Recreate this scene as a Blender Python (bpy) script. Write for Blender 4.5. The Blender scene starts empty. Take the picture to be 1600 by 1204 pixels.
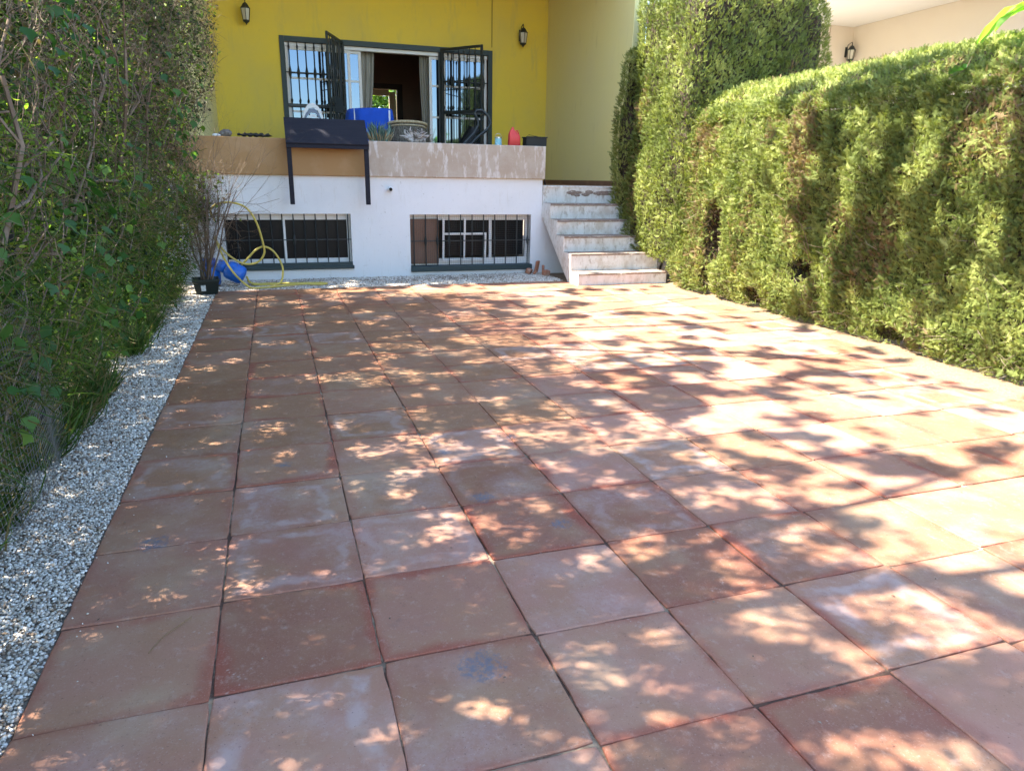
import bpy, math, random
import numpy as np
from math import radians, sin, cos, pi
from mathutils import Vector, Matrix
random.seed(7); RNG = np.random.default_rng(7)
SC = bpy.context.scene
# ---------------------------------------------------------------- camera, sky, sun, exposure
cd = bpy.data.cameras.new("camera"); cam = bpy.data.objects.new("camera", cd); SC.collection.objects.link(cam)
Rm = ((0.94959022, -0.31311441, 0.01541991), (0.07423601, 0.27238107, 0.95932141), (0.30457745, 0.90981752, -0.28189477))
m = Matrix.Identity(4)
for i in range(3):
    m[i][0] = Rm[0][i]; m[i][1] = Rm[1][i]; m[i][2] = -Rm[2][i]
m.translation = (0.77792, -1.88108, 1.45482)
cam.matrix_world = m
cd.sensor_fit = 'HORIZONTAL'; cd.sensor_width = 36.0; cd.lens = 36.0 * 1095.07 / 1600.0
cd.clip_start = 0.05; cd.clip_end = 500
SC.camera = cam
EL, AZ = radians(50), radians(12)
S = np.array([-cos(EL) * cos(AZ), cos(EL) * sin(AZ), sin(EL)])        # direction to the sun
w = bpy.data.worlds.new("World"); SC.world = w; w.use_nodes = True
nt = w.node_tree; bg = nt.nodes['Background']; sk = nt.nodes.new('ShaderNodeTexSky')
sk.sky_type = 'NISHITA'; sk.sun_disc = False; sk.sun_elevation = EL
sk.sun_rotation = math.atan2(S[0], S[1]); sk.air_density = 1.0; sk.dust_density = 0.6
nt.links.new(sk.outputs[0], bg.inputs[0]); bg.inputs[1].default_value = 0.15
ld = bpy.data.lights.new("sun", 'SUN'); ld.energy = 5.0; ld.angle = radians(0.53); ld.color = (1, 0.93, 0.80)
sun = bpy.data.objects.new("sun", ld); SC.collection.objects.link(sun)
sun.rotation_euler = Vector(S).to_track_quat('Z', 'Y').to_euler(); sun.location = (-6, 3, 12)
SC.view_settings.view_transform = 'Standard'; SC.view_settings.look = 'None'
SC.view_settings.gamma = 1; SC.view_settings.use_curve_mapping = False
SC.view_settings.exposure = 2.6
SC.render.engine = 'CYCLES'
SC.cycles.max_bounces = 8; SC.cycles.transparent_max_bounces = 12
SC.cycles.diffuse_bounces = 5; SC.cycles.use_denoising = True
SC.cycles.caustics_reflective = False; SC.cycles.caustics_refractive = False

# ---------------------------------------------------------------- material helpers
def mat(name, col, rough=.8, layers=(), bump=None, spec=.35, metal=0, bump2=None, attr=None, transl=0, coat=0):
    """layers: (scale, lo, hi, colour, strength[, (sx,sy,sz)]); attr: colour stops on the per-piece value v"""
    mt = bpy.data.materials.new(name); mt.use_nodes = True; N = mt.node_tree.nodes; L = mt.node_tree.links
    b = N['Principled BSDF']; b.inputs['Roughness'].default_value = rough; b.inputs['Metallic'].default_value = metal
    b.inputs['Specular IOR Level'].default_value = spec; b.inputs['Coat Weight'].default_value = coat
    tc = N.new('ShaderNodeTexCoord')
    cur = None
    if attr:
        a = N.new('ShaderNodeAttribute'); a.attribute_name = 'v'
        r = N.new('ShaderNodeValToRGB'); L.new(a.outputs['Fac'], r.inputs[0])
        while len(r.color_ramp.elements) < len(attr): r.color_ramp.elements.new(.5)
        for i, (p, c) in enumerate(attr):
            r.color_ramp.elements[i].position = p; r.color_ramp.elements[i].color = (*c, 1)
        cur = r.outputs[0]
    else:
        rgb = N.new('ShaderNodeRGB'); rgb.outputs[0].default_value = (*col, 1); cur = rgb.outputs[0]
    for i, ly in enumerate(layers):
        sc, lo, hi, c, st = ly[:5]
        n = N.new('ShaderNodeTexNoise'); n.inputs['Scale'].default_value = sc; n.inputs['Detail'].default_value = 6
        n.inputs['Roughness'].default_value = .65
        mp = N.new('ShaderNodeMapping'); mp.inputs['Location'].default_value = (i * 3.7, i * 1.3, i * 5.1)
        if len(ly) > 5: mp.inputs['Scale'].default_value = ly[5]
        L.new(tc.outputs['Object'], mp.inputs[0]); L.new(mp.outputs[0], n.inputs['Vector'])
        mr = N.new('ShaderNodeMapRange'); mr.inputs[1].default_value = lo; mr.inputs[2].default_value = hi
        mr.inputs[4].default_value = st; L.new(n.outputs['Fac'], mr.inputs[0])
        mx = N.new('ShaderNodeMix'); mx.data_type = 'RGBA'; L.new(mr.outputs[0], mx.inputs[0])
        L.new(cur, mx.inputs[6]); mx.inputs[7].default_value = (*c, 1); cur = mx.outputs[2]
    L.new(cur, b.inputs['Base Color'])
    prev = None
    for bp in (bump, bump2):
        if bp:
            n = N.new('ShaderNodeTexNoise'); n.inputs['Scale'].default_value = bp[0]; n.inputs['Detail'].default_value = 5
            L.new(tc.outputs['Object'], n.inputs['Vector'])
            bn = N.new('ShaderNodeBump'); bn.inputs['Strength'].default_value = bp[1]; bn.inputs['Distance'].default_value = bp[2]
            L.new(n.outputs['Fac'], bn.inputs['Height'])
            if prev: L.new(prev, bn.inputs['Normal'])
            prev = bn.outputs[0]
    if prev: L.new(prev, b.inputs['Normal'])
    if transl:
        t = N.new('ShaderNodeBsdfTranslucent'); mx = N.new('ShaderNodeMixShader'); mx.inputs[0].default_value = transl
        hs = N.new('ShaderNodeMix'); hs.data_type = 'RGBA'; hs.blend_type = 'MULTIPLY'; hs.inputs[0].default_value = 1
        L.new(cur, hs.inputs[6]); hs.inputs[7].default_value = (1.5, 1.6, .7, 1); hs.clamp_result = False
        L.new(hs.outputs[2], t.inputs[0])
        L.new(b.outputs[0], mx.inputs[1]); L.new(t.outputs[0], mx.inputs[2])
        L.new(mx.outputs[0], N['Material Output'].inputs[0])
    return mt

def tile_material():
    mt = bpy.data.materials.new("terracotta_tile"); mt.use_nodes = True; N = mt.node_tree.nodes; L = mt.node_tree.links
    b = N['Principled BSDF']; b.inputs['Specular IOR Level'].default_value = .18
    tc = N.new('ShaderNodeTexCoord'); at = N.new('ShaderNodeAttribute'); at.attribute_name = 'tr'
    sp = N.new('ShaderNodeSeparateColor'); L.new(at.outputs['Color'], sp.inputs[0])
    r1, r2, r3 = sp.outputs[0], sp.outputs[1], sp.outputs[2]; r4 = at.outputs['Alpha']
    def math_(op, a, c=None, d=None, clamp=False):
        n = N.new('ShaderNodeMath'); n.operation = op; n.use_clamp = clamp
        for i, x in enumerate((a, c, d)):
            if x is None: continue
            if isinstance(x, (int, float)): n.inputs[i].default_value = x
            else: L.new(x, n.inputs[i])
        return n.outputs[0]
    def noise(sc, det=6, off=0, vec=None, rough=.6):
        n = N.new('ShaderNodeTexNoise'); n.noise_dimensions = '4D'; n.inputs['Scale'].default_value = sc
        n.inputs['Detail'].default_value = det; n.inputs['W'].default_value = off; n.inputs['Roughness'].default_value = rough
        L.new(vec or tc.outputs['Object'], n.inputs['Vector']); return n.outputs['Fac']
    def rng(x, a, c, lo=0, hi=1):
        n = N.new('ShaderNodeMapRange'); n.interpolation_type = 'SMOOTHSTEP'
        n.inputs[1].default_value = a; n.inputs[2].default_value = c; n.inputs[3].default_value = lo; n.inputs[4].default_value = hi
        L.new(x, n.inputs[0]); return n.outputs[0]
    def mix(f, a, c):
        n = N.new('ShaderNodeMix'); n.data_type = 'RGBA'
        if isinstance(f, float): n.inputs[0].default_value = f
        else: L.new(f, n.inputs[0])
        for i, x in ((6, a), (7, c)):
            if isinstance(x, tuple): n.inputs[i].default_value = (*x, 1)
            else: L.new(x, n.inputs[i])
        return n.outputs[2]
    # per tile offset of the wear pattern
    sx = N.new('ShaderNodeSeparateXYZ'); L.new(tc.outputs['UV'], sx.inputs[0])
    u, v = sx.outputs[0], sx.outputs[1]
    tw = math_('MULTIPLY', r1, 37.0)
    def tnoise(sc, off=0, det=5):
        n = N.new('ShaderNodeTexNoise'); n.noise_dimensions = '4D'; n.inputs['Scale'].default_value = sc
        n.inputs['Detail'].default_value = det; L.new(math_('ADD', tw, off), n.inputs['W'])
        L.new(tc.outputs['Object'], n.inputs['Vector']); return n.outputs['Fac']
    col = mix(r1, TA, TB)
    col = mix(math_('MULTIPLY', r4, .8), col, TC_)
    col = mix(rng(tnoise(5, 3), .35, .7, 0, .5), col, (.30, .165, .085))
    d = math_('MINIMUM', math_('MINIMUM', u, math_('SUBTRACT', 1.0, u)), math_('MINIMUM', v, math_('SUBTRACT', 1.0, v)))
    dn = math_('ADD', d, math_('MULTIPLY', math_('SUBTRACT', tnoise(4, 1), .5), .5))
    # white bloom in a ring and in clouds
    ring = math_('MULTIPLY', rng(dn, .05, .12), rng(dn, .16, .26, 1, 0))
    ring = math_('MULTIPLY', ring, rng(r2, .62, .95)); ring = math_('MULTIPLY', ring, rng(tnoise(14, 7), .35, .62, .15, 1))
    cloud = math_('MULTIPLY', rng(tnoise(4, 9), .42, .68), rng(r2, .2, .9, 0, .8)); cloud = math_('MULTIPLY', cloud, rng(noise(45, 6, 2), .3, .7, .4, 1))
    col = mix(math_('MULTIPLY', math_('MAXIMUM', ring, cloud), .5, clamp=True), col, (.47, .375, .35))
    # iron red along some edges
    red = math_('MULTIPLY', rng(math_('ADD', d, math_('MULTIPLY', math_('SUBTRACT', tnoise(3, 5), .5), .42)), .09, -.02), rng(r3, .25, .8, .25, 1))
    col = mix(math_('MULTIPLY', red, .75, clamp=True), col, (.26, .065, .04))
    # sandy film, grey dirt and pits
    col = mix(rng(noise(2.3, 8, 4), .48, .7, 0, .45), col, (.40, .29, .19)); col = mix(rng(noise(22, 6, 21, rough=.75), .52, .7, 0, .4), col, (.46, .33, .26)); col = mix(rng(noise(16, 6, 24, rough=.75), .55, .7, 0, .35), col, (.15, .08, .055))
    col = mix(rng(noise(9, 8, 11), .6, .75, 0, .3), col, (.16, .12, .10))
    col = mix(rng(noise(150, 3, 1, rough=.8), .56, .70, 0, .35), col, (.50, .37, .30))
    col = mix(rng(noise(110, 3, 6, rough=.8), .60, .70, 0, .75), col, (.09, .045, .035))
    sc_ = noise(60, 2, 8); col = mix(rng(math_('MULTIPLY', sc_, noise(8, 3, 5)), .36, .5, 0, .6), col, (.50, .40, .34))
    # blue paint splashes
    geo = N.new('ShaderNodeNewGeometry'); spots = None
    for (x, y, r) in BLUE:
        vd = N.new('ShaderNodeVectorMath'); vd.operation = 'DISTANCE'; L.new(geo.outputs['Position'], vd.inputs[0]); vd.inputs[1].default_value = (x, y, 0)
        f = rng(vd.outputs['Value'], r, r * .15); spots = f if spots is None else math_('MAXIMUM', spots, f)
    sm = rng(math_('ADD', math_('MULTIPLY', spots, .12), math_('MULTIPLY', noise(34, 8, 3, rough=.85), 1.0)), .52, .68)
    col = mix(math_('MULTIPLY', math_('MULTIPLY', sm, rng(spots, 0, .7)), .62), col, (.065, .12, .17))
    L.new(col, b.inputs['Base Color'])
    L.new(rng(noise(6, 5, 12), .3, .7, .62, .9), b.inputs['Roughness'])
    h = math_('ADD', math_('MULTIPLY', noise(90, 6, 14, rough=.7), .5), math_('MULTIPLY', noise(7, 3, 15), 1.2))
    bn = N.new('ShaderNodeBump'); bn.inputs['Strength'].default_value = .35; bn.inputs['Distance'].default_value = .004
    L.new(h, bn.inputs['Height']); L.new(bn.outputs[0], b.inputs['Normal'])
    return mt
TA, TB, TC_ = (.40, .205, .145), (.235, .095, .060), (.245, .125, .060)
BLUE = [(1.29, -.10, .13), (1.88, .70, .08), (1.57, 1.68, .08), (1.62, 1.05, .10), (2.01, 1.80, .06), (.21, 1.02, .11), (.73, 1.72, .07)]

def glass_mat(name, tint=(.02, .025, .03)):
    mt = bpy.data.materials.new(name); mt.use_nodes = True; b = mt.node_tree.nodes['Principled BSDF']
    b.inputs['Base Color'].default_value = (*tint, 1); b.inputs['Roughness'].default_value = .03
    b.inputs['Specular IOR Level'].default_value = 1.0; b.inputs['IOR'].default_value = 1.8; b.inputs['Specular Tint'].default_value = (.55, .75, 1, 1)
    return mt

# ---------------------------------------------------------------- noise
def _h(ix, iy, iz, s):
    n = (ix * 374761393 + iy * 668265263 + iz * 2147483647 + s * 974711) & 0xffffffff
    n = ((n ^ (n >> 13)) * 1274126177) & 0xffffffff
    return ((n ^ (n >> 16)) & 0xffff) / 65535.0
def vnoise(p, s=0):
    p = np.asarray(p, float); i = np.floor(p).astype(np.int64); f = p - i; f = f * f * (3 - 2 * f); o = 0
    for a in (0, 1):
        for b in (0, 1):
            for c in (0, 1):
                wgt = (f[..., 0] if a else 1 - f[..., 0]) * (f[..., 1] if b else 1 - f[..., 1]) * (f[..., 2] if c else 1 - f[..., 2])
                o = o + wgt * _h(i[..., 0] + a, i[..., 1] + b, i[..., 2] + c, s)
    return o
def fbm(p, s=0, o=3):
    p = np.asarray(p, float); t = 0; a = .5; tot = 0
    for k in range(o):
        t = t + a * vnoise(p * (2 ** k), s + k); tot += a; a *= .5
    return t / tot
def sstep(x, a, b): t = np.clip((x - a) / (b - a), 0, 1); return t * t * (3 - 2 * t)

# ---------------------------------------------------------------- mesh helpers
WLD = {}
class MB:
    def __init__(s): s.v = []; s.f = []; s.m = []
    def add(s, vs, fs, mi=0):
        o = len(s.v); s.v += [tuple(map(float, v)) for v in vs]; s.f += [tuple(o + i for i in f) for f in fs]; s.m += [mi] * len(fs); return s
    def box(s, a, b, mi=0, bev=0.0, M=None):
        (x0, y0, z0), (x1, y1, z1) = [tuple(min(p, q) for p, q in zip(a, b)), tuple(max(p, q) for p, q in zip(a, b))]
        if bev <= 0:
            vs = [(x0, y0, z0), (x1, y0, z0), (x1, y1, z0), (x0, y1, z0), (x0, y0, z1), (x1, y0, z1), (x1, y1, z1), (x0, y1, z1)]
            fs = [(0, 3, 2, 1), (4, 5, 6, 7), (0, 1, 5, 4), (1, 2, 6, 5), (2, 3, 7, 6), (3, 0, 4, 7)]
        else:
            e = min(bev, (x1 - x0) * .45, (y1 - y0) * .45, (z1 - z0) * .45)
            vs = []; fs = []; X = (x0, x1); Y = (y0, y1); Z = (z0, z1); idx = {}
            for i in (0, 1):
                for j in (0, 1):
                    for k in (0, 1):
                        sx = 1 - 2 * i; sy = 1 - 2 * j; sz = 1 - 2 * k
                        for ax in range(3):
                            p = [X[i] + sx * e, Y[j] + sy * e, Z[k] + sz * e]; p[ax] = (X[i], Y[j], Z[k])[ax]
                            idx[(i, j, k, ax)] = len(vs); vs.append(tuple(p))
            I = idx
            for ax in range(3):
                for s_ in (0, 1):
                    o = [a_ for a_ in range(3) if a_ != ax]; q = []
                    for (a_, b_) in ((0, 0), (1, 0), (1, 1), (0, 1)):
                        k = [0, 0, 0]; k[ax] = s_; k[o[0]] = a_; k[o[1]] = b_; q.append(I[(k[0], k[1], k[2], ax)])
                    fs.append(tuple(q if (s_ ^ (ax == 1)) else q[::-1]))
            for ax in range(3):
                o = [a_ for a_ in range(3) if a_ != ax]
                for a_ in (0, 1):
                    for b_ in (0, 1):
                        k0 = [0, 0, 0]; k0[o[0]] = a_; k0[o[1]] = b_; k1 = k0[:]; k1[ax] = 1
                        fs.append((I[(*k0, o[0])], I[(*k1, o[0])], I[(*k1, o[1])], I[(*k0, o[1])]))
            for i in (0, 1):
                for j in (0, 1):
                    for k in (0, 1): fs.append((I[(i, j, k, 0)], I[(i, j, k, 1)], I[(i, j, k, 2)]))
        if M is not None: vs = [tuple(M @ Vector(v)) for v in vs]
        return s.add(vs, fs, mi)
    def tube(s, pts, r, n=8, mi=0, cap=True):
        pts = [Vector(p) for p in pts]; rs = r if isinstance(r, (list, tuple)) else [r] * len(pts)
        vs = []; fs = []; up = None
        for i, p in enumerate(pts):
            t = (pts[min(i + 1, len(pts) - 1)] - pts[max(i - 1, 0)])
            t = t.normalized() if t.length > 1e-9 else Vector((0, 0, 1))
            if up is None:
                up = t.orthogonal().normalized()
            up = (up - t * up.dot(t)); up = up.normalized() if up.length > 1e-6 else t.orthogonal().normalized()
            bn = t.cross(up)
            for k in range(n):
                a = 2 * pi * k / n; vs.append(tuple(p + (up * cos(a) + bn * sin(a)) * rs[i]))
        for i in range(len(pts) - 1):
            for k in range(n):
                a = i * n + k; b = i * n + (k + 1) % n; fs.append((a, b, b + n, a + n))
        if cap: fs.append(tuple(range(n))[::-1]); fs.append(tuple((len(pts) - 1) * n + k for k in range(n)))
        return s.add(vs, fs, mi)
    def lathe(s, prof, c=(0, 0, 0), n=20, mi=0, M=None, ph=0):
        vs = []; fs = []
        for (r, z) in prof:
            for k in range(n): a = 2 * pi * k / n + ph; vs.append((c[0] + r * cos(a), c[1] + r * sin(a), c[2] + z))
        for i in range(len(prof) - 1):
            for k in range(n):
                a = i * n + k; b = i * n + (k + 1) % n; fs.append((a, b, b + n, a + n))
        if prof[0][0] > 1e-4: fs.append(tuple(range(n))[::-1])
        if prof[-1][0] > 1e-4: fs.append(tuple((len(prof) - 1) * n + k for k in range(n)))
        if M is not None: vs = [tuple(M @ Vector(v)) for v in vs]
        return s.add(vs, fs, mi)
    def prism(s, poly, x0, x1, mi=0):      # poly of (y,z), counter-clockwise seen from +x
        n = len(poly); vs = [(x0, y, z) for y, z in poly] + [(x1, y, z) for y, z in poly]
        fs = [tuple(range(n))[::-1], tuple(range(n, 2 * n))] + [(i, (i + 1) % n, n + (i + 1) % n, n + i) for i in range(n)]
        return s.add(vs, fs, mi)
    def grid(s, P, mi=0, thick=0):         # P[i][j] points
        a = len(P); b = len(P[0]); vs = [p for r in P for p in r]
        fs = [(i * b + j, i * b + j + 1, (i + 1) * b + j + 1, (i + 1) * b + j) for i in range(a - 1) for j in range(b - 1)]
        return s.add(vs, fs, mi)
    def obj(s, name, mats, parent=None, smooth=False, kind=None):
        me = bpy.data.meshes.new(name); me.from_pydata(s.v, [], s.f)
        for mt in (mats if isinstance(mats, (list, tuple)) else [mats]): me.materials.append(mt)
        if any(s.m): me.polygons.foreach_set('material_index', s.m)
        if smooth: me.polygons.foreach_set('use_smooth', [True] * len(s.f))
        me.update(); o = bpy.data.objects.new(name, me); SC.collection.objects.link(o)
        if parent is not None:
            o.parent = parent
            o.matrix_parent_inverse = Matrix.Translation(WLD.get(parent.name, (0, 0, 0))).inverted()
        if kind: o['kind'] = kind
        return o
def thing(name, label, cat, loc=(0, 0, 0), group=None):
    o = bpy.data.objects.new(name, None); SC.collection.objects.link(o); o.location = loc; o.empty_display_size = .1
    WLD[o.name] = loc; o['label'] = label; o['category'] = cat
    if group: o['group'] = group
    return o
def tag(o, label, cat, group=None, kind=None):
    if label: o['label'] = label
    if cat: o['category'] = cat
    if group: o['group'] = group
    if kind: o['kind'] = kind
    return o
def set_origin(o, loc):
    o.data.transform(Matrix.Translation((-loc[0], -loc[1], -loc[2]))); o.location = loc; return o
def link_np(name, V, F, val, material, parent=None, kind=None, smooth=False):
    """V (n,3), F (m,k) constant k, val per vertex"""
    me = bpy.data.meshes.new(name); n = len(V); mF, k = F.shape
    me.vertices.add(n); me.vertices.foreach_set('co', V.astype(np.float32).ravel())
    me.loops.add(mF * k); me.loops.foreach_set('vertex_index', F.astype(np.int32).ravel())
    me.polygons.add(mF); me.polygons.foreach_set('loop_start', np.arange(0, mF * k, k, dtype=np.int32))
    if smooth: me.polygons.foreach_set('use_smooth', np.ones(mF, bool))
    a = me.attributes.new('v', 'FLOAT', 'POINT'); a.data.foreach_set('value', np.asarray(val, np.float32))
    me.update(calc_edges=True); me.materials.append(material)
    o = bpy.data.objects.new(name, me); SC.collection.objects.link(o)
    if parent is not None:
        o.parent = parent; o.matrix_parent_inverse = Matrix.Translation(WLD.get(parent.name, (0, 0, 0))).inverted()
    if kind: o['kind'] = kind
    return o
def scatter(TV, TF, P, D, size, val, bend=0, roll=None, normal=None):
    """instances of template TV (x across, y along, z up) at P along D; returns V,F,val"""
    n = len(P); D = D / np.linalg.norm(D, axis=1, keepdims=True)
    if normal is None: normal = RNG.normal(size=(n, 3))
    X = np.cross(D, normal); X /= np.linalg.norm(X, axis=1, keepdims=True) + 1e-9; Z = np.cross(X, D)
    TV = np.asarray(TV, float); size = np.asarray(size).reshape(-1, 1, 1)
    V = P[:, None, :] + size * (TV[None, :, 0:1] * X[:, None, :] + TV[None, :, 1:2] * D[:, None, :] + TV[None, :, 2:3] * Z[:, None, :])
    F = (np.asarray(TF)[None] + (np.arange(n) * len(TV))[:, None, None]).reshape(-1, len(TF[0]))
    return V.reshape(-1, 3), F, np.repeat(val, len(TV))
def cat(parts):
    o = 0; Vs = []; Fs = []; vals = []
    for V, F, v in parts: Vs.append(V); Fs.append(F + o); vals.append(v); o += len(V)
    return np.concatenate(Vs), np.concatenate(Fs), np.concatenate(vals)
LEAF = ([(0, 0, 0), (-.26, .3, .05), (0, .3, -.02), (.26, .3, .05), (-.22, .68, .02), (0, .68, -.05), (.22, .68, .02), (0, 1, -.14)],
        [(0, 2, 1, 1), (0, 3, 2, 2), (1, 2, 5, 4), (2, 3, 6, 5), (4, 5, 7, 7), (5, 6, 7, 7)])
LEAF_T = (LEAF[0], [(0, 2, 1), (0, 3, 2), (1, 2, 5), (1, 5, 4), (2, 3, 6), (2, 6, 5), (4, 5, 7), (5, 6, 7)])
LEAF_S = ([(0, 0, 0), (-.27, .45, .05), (.27, .45, .05), (0, 1, -.06)], [(0, 2, 1), (1, 2, 3)])
def spray():
    V = []; F = []
    def fin(x0, y0, ang, l, wd, z=0):
        o = len(V); dx, dy = sin(ang), cos(ang)
        V.extend([(x0 - dy * wd, y0 + dx * wd, z), (x0 + dy * wd, y0 - dx * wd, z), (x0 + dx * l, y0 + dy * l, z + .03 * random.uniform(-2, 2))]); F.append((o, o + 1, o + 2))
    fin(0, 0, 0, 1, .035)
    for i, y in enumerate((.1, .24, .38, .52, .66, .78)):
        for s_ in (-1, 1): fin(0, y + .03 * s_, s_ * (.75 - .2 * y), .52 * (1 - y * .72), .035, .02 * s_)
    return V, F
SPRAY = spray()
BLADE = ([(-.02, 0, 0), (.02, 0, 0), (-.018, .4, .05), (.018, .4, .05), (-.012, .75, 0), (.012, .75, 0), (0, 1, -.12)],
         [(0, 1, 3), (0, 3, 2), (2, 3, 5), (2, 5, 4), (4, 5, 6)])
STICK = ([(-.5, 0, 0), (.5, 0, 0), (0, 0, .8), (-.4, .5, 0), (.4, .5, 0), (0, .5, .7), (0, 1, .2)],
         [(0, 1, 4), (0, 4, 3), (1, 2, 5), (1, 5, 4), (2, 0, 3), (2, 3, 5), (3, 4, 6), (4, 5, 6), (5, 3, 6)])
def sticks(P, D, length, thick, val):
    """slim twigs: length along D, thickness across"""
    n = len(P); L_ = np.linalg.norm(D, axis=1, keepdims=True); D = D / L_
    X = np.cross(D, RNG.normal(size=(n, 3))); X /= np.linalg.norm(X, axis=1, keepdims=True); Z = np.cross(X, D)
    TV = np.array(STICK[0]); bend = RNG.normal(size=(n, 1, 1)) * .12
    ln = np.asarray(length).reshape(-1, 1, 1); th = np.asarray(thick).reshape(-1, 1, 1)
    y = TV[None, :, 1:2]
    V = P[:, None] + th * TV[None, :, 0:1] * X[:, None] + th * TV[None, :, 2:3] * Z[:, None] + ln * y * D[:, None] + ln * bend * (y - y * y) * 4 * X[:, None]
    F = (np.array(STICK[1])[None] + (np.arange(n) * 7)[:, None, None]).reshape(-1, 3)
    return V.reshape(-1, 3), F, np.repeat(val, 7)

# ---------------------------------------------------------------- materials
M_tile = tile_material()
M_mortar = mat("mortar", (.085, .045, .03), .95, [(30, .4, .7, (.08, .045, .03), .9), (5, .47, .6, (.36, .28, .19), .85)], bump=(120, .8, .004))
M_soil = mat("soil", (.17, .12, .08), .95, [(3, .4, .7, (.10, .08, .05), .8), (40, .5, .7, (.26, .2, .14), .6)], bump=(30, .6, .02))
M_gravelbase = mat("gravel_bed", (.19, .16, .13), .95, [(60, .45, .65, (.12, .10, .08), .7)], bump=(80, .9, .01))
M_stone = mat("marble_chips", None or (.7, .68, .63), .65, attr=[(0, (.10, .07, .05)), (.15, (.26, .18, .12)), (.35, (.42, .36, .29)), (.65, (.60, .545, .47)), (1, (.78, .745, .68))])
M_white = mat("white_limewash", (.74, .745, .75), .75, [(1.2, .45, .75, (.62, .63, .64), .6), (14, .62, .75, (.5, .5, .49), .35), (3, .58, .78, (.56, .52, .45), .45, (6, 6, .8)), (22, .66, .72, (.35, .32, .28), .6)], bump=(90, .45, .003), bump2=(6, .3, .01))
M_step = mat("worn_white_step", (.70, .69, .66), .8, [(2.5, .45, .7, (.52, .49, .43), .7, (5, 5, .9)), (4, .52, .66, (.48, .42, .34), .7), (9, .54, .68, (.34, .28, .21), .8, (2, 2, 1)), (30, .62, .72, (.22, .18, .14), .7), (5, .64, .70, (.5, .36, .25), .6)], bump=(40, .5, .006))
M_tread = mat("bare_tread", (.24, .19, .155), .85, [(6, .4, .65, (.22, .15, .12), .8), (25, .55, .68, (.6, .57, .52), .7)], bump=(50, .5, .004))
M_yellow = mat("mustard_wall", (.72, .55, .065), .8, [(.7, .4, .75, (.58, .47, .11), .8), (5, .6, .8, (.47, .37, .10), .45), (2.2, .55, .7, (.50, .42, .12), .5, (3, 3, .5))], bump=(110, .3, .002), bump2=(3, .15, .02))
M_yellow2 = mat("pale_mustard_wall", (.74, .66, .28), .8, [(.7, .4, .75, (.70, .63, .33), .7), (3, .6, .8, (.42, .36, .16), .4, (3, 3, .5))], bump=(110, .3, .002))
M_band_l = mat("ochre_band", (.38, .22, .095), .8, [(3, .5, .75, (.50, .33, .19), .5), (10, .66, .74, (.62, .52, .40), .55, (1, 1, .45))], bump=(60, .3, .003))
M_band_r = mat("peeling_band", (.42, .33, .25), .85, [(4, .42, .6, (.47, .395, .32), .8), (7, .53, .63, (.66, .61, .56), .75, (1.6, 1, .45)), (26, .6, .7, (.34, .24, .17), .5)], bump=(30, .4, .004))
M_skirt = mat("brown_skirting", (.20, .105, .06), .7, [(8, .5, .7, (.28, .17, .1), .6)])
M_floor = mat("terrace_floor", (.34, .2, .13), .7, [(4, .4, .7, (.28, .15, .1), .7)])
M_iron = mat("dark_iron", (.014, .022, .026), .45, [(30, .55, .7, (.035, .04, .038), .5)], spec=.5)
M_greenpaint = mat("green_black_paint", (.022, .042, .045), .5, [(20, .55, .7, (.06, .075, .07), .4)])
M_alu = mat("white_aluminium", (.72, .72, .71), .4, [(6, .6, .8, (.6, .59, .56), .4)], spec=.5)
M_glass = glass_mat("window_glass", (.015, .02, .03))
M_glassd = mat("black_pane", (.004, .004, .006), .3, [(5, .55, .7, (.014, .010, .008), .5)], spec=.15)
M_board = mat("brown_board", (.16, .085, .055), .6, [(3, .4, .7, (.20, .12, .085), .7)])
M_room = mat("room_wall", (.24, .17, .13), .9, [(1, .4, .7, (.2, .14, .11), .5)])
M_roomd = mat("dark_wood", (.02, .013, .011), .5)
M_cream = mat("cream_paint", (.62, .50, .33), .8)
M_curtain = mat("grey_curtain", (.34, .33, .29), .9)
M_table = mat("black_stained_wood", (.018, .018, .026), .7, [(3, .4, .7, (.026, .026, .034), .8, (1, 9, 9)), (14, .62, .7, (.05, .048, .055), .5, (.6, 5, 5))], bump=(25, .3, .003), spec=.15)
M_hose = mat("yellow_hose", (.58, .46, .10), .45, [(6, .5, .7, (.38, .32, .10), .6)])
M_blue = mat("blue_metal", (.01, .13, .55), .4, [(12, .6, .7, (.03, .1, .3), .6), (5, .6, .7, (.10, .22, .45), .4)], spec=.5)
M_bluecloth = mat("blue_cloth", (.012, .07, .42), .9, [(8, .45, .7, (.01, .05, .3), .7)])
M_black = mat("black_plastic", (.012, .013, .013), .5)
M_pot = mat("dark_green_plastic", (.010, .017, .014), .45)
M_label = mat("pale_label", (.55, .6, .6), .6, [(40, .5, .55, (.2, .25, .25), .8)])
M_red = mat("red_plastic", (.62, .055, .05), .45, [(6, .5, .8, (.5, .07, .06), .5)])
M_tin = mat("pale_blue_tin", (.22, .5, .58), .4, [(18, .55, .6, (.7, .75, .75), .8)])
M_steel = mat("steel", (.5, .5, .5), .35, metal=1)
M_fabric_w = mat("white_towel", (.66, .64, .61), .95, bump=(90, .5, .004))
M_fabric_s = mat("striped_towel", (.20, .22, .27), .95, bump=(90, .5, .004))
M_wicker = mat("pale_wicker", (.46, .38, .23), .7, [(40, .45, .6, (.24, .18, .10), .8)], bump=(60, .6, .006))
M_wickerd = mat("grey_wicker", (.16, .14, .11), .8, [(70, .45, .55, (.05, .045, .035), .9, (1, 1, .3))], bump=(60, .6, .006))
M_drift = mat("bleached_driftwood", (.42, .38, .34), .85, [(12, .45, .6, (.13, .09, .07), .9, (1, 1, 3))], bump=(30, .6, .006))
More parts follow.
